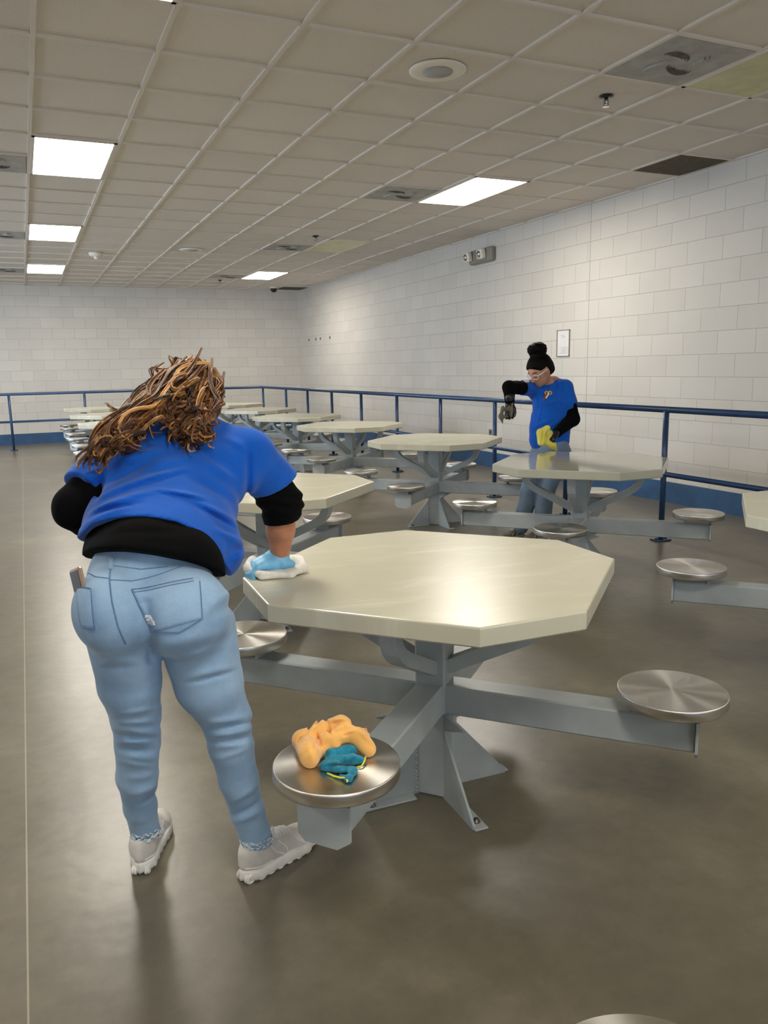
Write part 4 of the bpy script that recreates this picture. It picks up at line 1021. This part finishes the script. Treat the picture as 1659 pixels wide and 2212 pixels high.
tag(sdf_obj('cleaning_cloth', oc, M['orange'], .0026, .010, oc_m), 'crumpled apricot orange microfibre cloth on the front steel seat', 'cloth', 'cleaning cloths')
tc = [cap((0.5847, 1.6385, 0.4660), (0.6313, 1.6365, 0.4680), .016, .017), cap((0.5731, 1.6172, 0.4600), (0.6343, 1.6065, 0.4600), .013, .012), cap((0.5573, 1.6121, 0.4580), (0.5825, 1.5877, 0.4580), .011, .010), cap((0.5816, 1.5854, 0.4570), (0.6112, 1.5616, 0.4580), .010, .009),
      cap((0.6093, 1.5625, 0.4580), (0.5872, 1.5360, 0.4560), .010, .007), cap((0.6307, 1.6062, 0.4610), (0.6458, 1.6001, 0.4580), .012, .008), cap((0.5800, 1.5667, 0.4550), (0.5886, 1.5395, 0.4550), .007, .006)]
TCF = [((0.5523, 1.6274, 0.4450), (0.6096, 1.6130, 0.4450), 0.0030, -0.0060), ((0.5642, 1.6356, 0.4450), (0.6268, 1.6332, 0.4450), 0.0060, 0.0040), ((0.6112, 1.6170, 0.4450), (0.6383, 1.6275, 0.4450), 0.0030, -0.0060), ((0.5625, 1.5948, 0.4450), (0.6092, 1.5671, 0.4450), 0.0030, -0.0060), ((0.6449, 1.6438, 0.4450), (0.6751, 1.6487, 0.4450), 0.0040, -0.0040)]
def tc_m(P, D):
    D = D - folds(P, TCF, (0.28, .78, -.55)) - .0018 * wob(P, 260, 16) - .0015 * wob(P, 90, 2)
    return smax(D, .4500 - P[:, 2], .002)
tl = tag(sdf_obj('cleaning_cloth', tc, M['teal'], .0026, .008, tc_m), 'fluffy teal cloth with a yellow stitched edge tucked under the orange cloth', 'cloth', 'cleaning cloths')
e_ = MB().tube([(0.5554, 1.5856, 0.4540), (0.5634, 1.5677, 0.4540), (0.5734, 1.5496, 0.4560), (0.5812, 1.5377, 0.4600), (0.5833, 1.5291, 0.4570), (0.5804, 1.5275, 0.4540)], .0022, 6).build('stitched_edge', M['trimy'], tl)
MB().tube([(0.6590, 1.6029, 0.4630), (0.6493, 1.5888, 0.4590), (0.6378, 1.5784, 0.4550), (0.6260, 1.5812, 0.4530)], .0022, 6).build('stitched_edge', M['trimy'], tl)

# ================================================================== STANDING PERSON
hc2 = A(*(3.5613, 5.0200, 1.3201)); f2 = _n((-.80, -.12, -.62)); R2 = frame(f2, (0, 0, 1))
def h2(r, f, u): return hc2 + R2[0] * r + R2[1] * f + R2[2] * u
nk = A(*(3.7016, 5.0600, 1.2756)); ch2 = A(*(3.7116, 5.0500, 1.0890)); ws = A(*(3.6863, 5.0500, 0.8768)); hp2 = A(*(3.6991, 5.0500, 0.6963))
s2L = A(*(3.7651, 4.9800, 1.1838)); e2L = A(*(3.8073, 4.9300, 0.9489)); w2L = A(*(3.6007, 4.8400, 0.8629))
s2R = A(*(3.5524, 5.1000, 1.1879)); e2R = A(*(3.2644, 4.9800, 1.2014)); w2R = A(*(3.2499, 4.9500, 1.0979))
UB = _n((.93, -.37, 0)); FB = np.array([-.37, -.93, 0.])
fL = A(3.605, 5.02, .07); fR = A(3.50, 5.16, .07)
kL = A(3.640, 5.03, .38); kR = A(3.560, 5.13, .38)
hL = hp2 + UB * .075 + A(0, 0, -.02); hR_ = hp2 - UB * .075 + A(0, 0, -.02)
sc2 = .98
body = [cap(hp2, ws, .10, .095, UB, 1.3), cap(ws, ch2, .095, .10, UB, 1.3), cap(ch2, nk + A(0, 0, -.06), .095, .06, UB, 1.3), cap(nk + A(0, 0, -.07), hc2 + A(.012, .01, -.03), .046, .043),
        cap(s2L, e2L, .046, .036), cap(e2L, w2L, .036, .025), cap(s2R, e2R, .046, .036), cap(e2R, w2R, .036, .025),
        cap(hL, kL, .07, .05), cap(kL, fL, .048, .035), cap(hR_, kR, .07, .05), cap(kR, fR, .048, .035),
        ell(hc2, (.072, .094, .102), R2), ell(h2(0, .032, -.048), (.056, .060, .058), R2), cap(h2(0, .082, .012), h2(0, .104, -.022), .010, .013), ell(h2(0, .068, -.082), (.022, .020, .018), R2),
        cap(h2(-.016, .080, -.055), h2(.016, .080, -.055), .009, .009), ell(h2(-.071, -.005, -.008), (.010, .020, .030), R2), ell(h2(.071, -.005, -.008), (.010, .020, .030), R2)]
P2 = sdf_obj('person', body, M['skin2'], .0048, .014)
tag(P2, 'person with a black hair bun standing at the wet table, holding a yellow cloth', 'person')
for sg in (-1, 1):
    ey = MB(); ey.tube([h2(sg * .045, .066, .012), h2(sg * .03, .078, .010), h2(sg * .016, .078, .012)], .004, 6); ey.build('eyelashes', M['eye'], P2)
    eb = MB(); eb.tube([h2(sg * .048, .066, .034), h2(sg * .03, .080, .038), h2(sg * .014, .084, .034)], .0035, 6); eb.build('eyebrow', M['eye'], P2)
MB().tube([h2(-.020, .084, -.054), h2(0, .092, -.053), h2(.020, .084, -.054)], .0045, 6).build('lips', M['lips'], P2)
# glasses
gl = thing('glasses', "clear-framed glasses on the standing person's face", 'glasses', (0, 0, 0))
fr_ = MB()
for sg in (-1, 1):
    c_ = [h2(sg * .032 + .024 * math.cos(q), .094 + .002 * math.cos(q) * -sg - .010 * abs(math.cos(q)) * (1 if sg * math.cos(q) > 0 else 0), .004 + .018 * math.sin(q)) for q in np.linspace(0, 2 * PI, 20)]
    fr_.tube(c_, .0032, 6)
fr_.tube([h2(-.009, .096, .008), h2(0, .102, .010), h2(.009, .096, .008)], .0025, 6); fr_.build('glasses_frame', M['lens'], gl)
for sg in (-1, 1):
    MB().tube([h2(sg * .056, .086, .012), h2(sg * .074, .05, .012), h2(sg * .078, .0, .010), h2(sg * .076, -.02, -.004)], .0036, 6).build('temple_arm', M['lens'], gl)
# hair: cap plus bun
hh = [ell(h2(0, -.014, .022), (.088, .110, .104), R2), ell(h2(0, -.07, -.025), (.068, .048, .065), R2)]
bun = A(*(3.5403, 5.0300, 1.4710))
hh += [ell(bun, (.074, .072, .056)), ell(bun + A(.03, 0, .022), (.04, .04, .032)), cap(bun + A(0, 0, -.02), h2(0, -.03, .075), .044, .050)]
def hm(P, D):
    Q = (P - hc2) @ R2.T
    keep = -(.9 * (Q[:, 1] - .052) - .75 * (Q[:, 2] - .035)); face = (Q[:, 1] - .050) * .80 - (Q[:, 2] - .040) * .60
    D = D - .0022 * wob(P, 110, 3) - .0016 * np.sin((P[:, 2] - bun[2]) * 260 + np.arctan2(P[:, 1] - bun[1], P[:, 0] - bun[0]) * 2) * (P[:, 2] > bun[2] - .03)
    ear = np.maximum(-(Q[:, 1] + .012), Q[:, 2] - .018)      # in front of and below the ear
    D = smax(D, face, .006)
    return smax(D, -np.maximum(-(Q[:, 1] + .018), Q[:, 2] - .030), .006)
ho = sdf_obj('hair', hh, M['hair2'], .004, .018, hm, P2)
ho.data.attributes.new('tone', 'FLOAT', 'POINT')
# jeans
def leg(h_, k_, f_): return [cap(h_, (h_ + k_) / 2, .088, .078), cap((h_ + k_) / 2, k_, .078, .070), cap(k_, f_ + A(0, 0, .03), .070, .062)]
j2 = [cap(hp2 + A(0, 0, .03) - UB * .02, hp2 + A(0, 0, .03) + UB * .02, .118, .118, UB, 1.25)] + leg(hL, kL, fL) + leg(hR_, kR, fR)
def j2m(P, D): 
    D = D - .004 * wob(P, 32, 21) - .002 * wob(P, 70, 22)
    return smax(smax(D, P[:, 2] - .86, .004), .035 - P[:, 2], .004)
jo = sdf_obj('jeans', j2, M['denim2'], .0065, .02, j2m, P2)
# tee
t2 = [cap(ws + A(-.005, 0, -.085), ws, .128, .122, UB, 1.22), cap(ws, ch2, .122, .122, UB, 1.28), cap(ch2, A(*(3.6962, 5.0500, 1.1952)), .115, .062, UB, 1.4),
      cap(nk + A(.02, 0, -.075), s2L, .05, .060), cap(s2L, s2L * .48 + e2L * .52, .060, .068), cap(s2R, s2R + A(.04, 0, -.02), .062, .08), cap(s2R, s2R * .58 + e2R * .42, .062, .058)]
T2F = [((3.4517, 4.9200, 1.1859), (3.4750, 4.9200, 1.0559), 0.0100, 0.0070), ((3.4209, 4.9200, 1.1654), (3.4351, 4.9200, 0.9491), 0.0100, -0.0060), ((3.5378, 4.9200, 1.0752), (3.6438, 4.9200, 1.0932), 0.0100, 0.0060), ((3.5066, 4.9200, 1.0547), (3.4674, 4.9200, 0.9040), 0.0100, 0.0060), ((3.6438, 4.9200, 1.0932), (3.6987, 4.9200, 1.0474), 0.0080, -0.0080), ((3.6080, 4.9200, 1.2463), (3.6432, 4.9200, 1.1151), 0.0100, -0.0060), ((3.6823, 4.9200, 1.2619), (3.6528, 4.9200, 1.1584), 0.0100, 0.0080), ((3.4359, 4.9200, 0.9055), (3.6148, 4.9200, 0.9629), 0.0100, 0.0060), ((3.4574, 4.9200, 0.8782), (3.6422, 4.9200, 0.9397), 0.0080, -0.0050), ((3.4371, 4.9200, 0.8399), (3.5106, 4.9200, 0.8580), 0.0100, 0.0060), ((3.6941, 4.9200, 1.2225), (3.6825, 4.9200, 1.0480), 0.0080, -0.0080)]
VW2 = (.58, .81, -.08)
def t2m(P, D):
    D = D - folds(P, T2F, VW2) - .002 * wob(P, 40, 13)
    D = smax(D, (ws[2] - .165) - P[:, 2] + .10 * (P[:, 0] - ws[0]), .004)
    aL = (P - (s2L * .45 + e2L * .55)) @ _n(e2L - s2L); aR = (P - (s2R * .56 + e2R * .44)) @ _n(e2R - s2R)
    sideL = ((P - ch2) @ UB) > .125; sideR = P[:, 0] < s2R[0] - .01
    D = np.where(sideL & (aL > -.02) & (P[:, 2] < s2L[2] - .05), smax(D, aL, .004), D)
    return np.where(sideR & (aR > -.03), smax(D, aR, .004), D)
tee2 = sdf_obj('t_shirt', t2, M['blue'], .005, .025, t2m, P2)
cc = MB(); cc.tube([nk + A(0, 0, -.045) + UB * .064 * math.cos(q) + FB * (.055 * math.sin(q)) + A(0, 0, -.030 * math.sin(q) + .0) for q in np.linspace(0, 2 * PI, 25)], .009, 8); cc.build('collar', M['blue'], P2)
# black sleeves
sdf_obj('undershirt_sleeve', [cap(s2L, e2L, .058, .055), cap(e2L, w2L, .055, .038)], M['blackc'], .005, .02, lambda P, D: D - .003 * wob(P, 60, 31), P2)
sdf_obj('undershirt_sleeve', [cap(s2R, e2R, .052, .050), cap(e2R, w2R, .048, .034)], M['blackc'], .005, .02, lambda P, D: D - .003 * wob(P, 60, 32), P2)
# gloves
gR = hand_prims(w2R, (-.08, -.12, -1), (-.75, -.55, 0), (.6, -.6, 0), .75, 1.0, .08, .55)
sdf_obj('glove', gR + [cap(w2R + A(0, 0, .03), w2R + A(0, 0, -.01), .036, .030)], M['bglove'], .0035, .008, None, P2)
gL = hand_prims(w2L, (-.80, -.25, -.25), (-.1, -.4, -.9), (0, -.7, .6), .9, 1.0, .06, .45)
sdf_obj('glove', gL + [cap(w2L + _n(e2L - w2L) * .03, w2L, .038, .030)], M['bglove'], .0035, .008, None, P2)
# shoes
sneaker(A(3.660, 5.045, 0), math.atan2(-.22, -.97), 'shoe', M['shoe2'], M['sole2'], P2, .93)
sneaker(A(3.560, 5.205, 0), math.atan2(-.25, -.96), 'shoe', M['shoe2'], M['sole2'], P2, .93)
# emblem on the chest and sleeve patch
t2b = bvh([tee2])
def emb(mat, poly, off, rad, name='emblem_part'):
    m_ = MB(); surf_line(t2b, poly, VW2, rad, m_, 6, 10, off); m_.build(name, mat, emb_root)
em = [[(3.5149, 4.9000, 1.1070), (3.5307, 4.9000, 1.1021)], [(3.5216, 4.9000, 1.1585), (3.5300, 4.9000, 1.1367), (3.5173, 4.9000, 1.1155), (3.5203, 4.9000, 1.0982)], [(3.5376, 4.9000, 1.1494), (3.5242, 4.9000, 1.1627), (3.5371, 4.9000, 1.1731), (3.5530, 4.9000, 1.1661), (3.5507, 4.9000, 1.1533)], [(3.5639, 4.9000, 1.1529), (3.5583, 4.9000, 1.1660), (3.5687, 4.9000, 1.1721), (3.5847, 4.9000, 1.1652), (3.5851, 4.9000, 1.1500), (3.5693, 4.9000, 1.1462)], [(3.5584, 4.9000, 1.1617), (3.5561, 4.9000, 1.1445), (3.5432, 4.9000, 1.1319), (3.5357, 4.9000, 1.1171)]]
emb_root = MB(); surf_line(t2b, [em[0][0], em[0][1]], VW2, .004, emb_root, 6, 6, .001); emb_root = emb_root.build('chest_emblem', M['rust'], tee2)
emb(M['rust'], em[1], .001, .0075, 'rust_mane'); emb(M['gold'], em[2], .003, .0048, 'gold_horn'); emb(M['gold'], em[3], .003, .0048, 'gold_horn'); emb(M['cream'], em[4], .004, .0065, 'cream_face')
decal('sleeve_patch', t2b, [(3.3228, 4.9000, 1.2744), (3.3792, 4.9000, 1.2798), (3.3796, 4.9000, 1.2530), (3.3272, 4.9000, 1.2476)], (.60, .79, -.12), M['pink'], tee2, 6, 4, .003)

# cloths held by the standing person
yc = [cap((3.4646, 4.7800, 0.9043), (3.4081, 4.7800, 0.8734), .022, .030), cap((3.4081, 4.7800, 0.8734), (3.4177, 4.7800, 0.8053), .030, .030), cap((3.4255, 4.7800, 0.8218), (3.5286, 4.7900, 0.7641), .028, .022), cap((3.5046, 4.8000, 0.8671), (3.4572, 4.7900, 0.8193), .022, .024), cap((3.5354, 4.8000, 0.7869), (3.5541, 4.7900, 0.7420), .020, .010)]
YF_ = [((3.4409, 4.7800, 0.9052), (3.4120, 4.7800, 0.8083), 0.0060, -0.0080), ((3.4722, 4.7800, 0.8951), (3.4539, 4.7800, 0.7845), 0.0050, -0.0060), ((3.4107, 4.7800, 0.8726), (3.4021, 4.7800, 0.7875), 0.0070, 0.0050), ((3.4898, 4.7800, 0.8040), (3.5173, 4.7800, 0.7462), 0.0050, -0.0080), ((3.5158, 4.7800, 0.8111), (3.5487, 4.7800, 0.7530), 0.0060, 0.0060)]
tag(sdf_obj('cleaning_cloth', yc, M['yellow'], .0035, .010, lambda P, D: D - folds(P, YF_, VW2) - .003 * wob(P, 90, 41)), "yellow cloth bunched in the standing person's lower gloved hand", 'cloth', 'cleaning cloths')
gc = [cap((3.2018, 4.9000, 1.0444), (3.1581, 4.9000, 1.0494), .012, .014), cap((3.1580, 4.9000, 1.0628), (3.1429, 4.9000, 0.9899), .012, .014), cap((3.1428, 4.9000, 0.9966), (3.1591, 4.9000, 0.9456), .018, .002), cap((3.1507, 4.9000, 0.9963), (3.1984, 4.9000, 0.9942), .016, .008), cap((3.2412, 4.9000, 1.0864), (3.2344, 4.9000, 0.9859), .007, .008), cap((3.2136, 4.9000, 1.0607), (3.2339, 4.9000, 1.0263), .012, .010)]
tag(sdf_obj('cleaning_cloth', gc, M['greyc'], .0035, .010, lambda P, D: D - .003 * wob(P, 110, 44)), "olive grey rag hanging from the standing person's raised gloved hand", 'cloth', 'cleaning cloths')
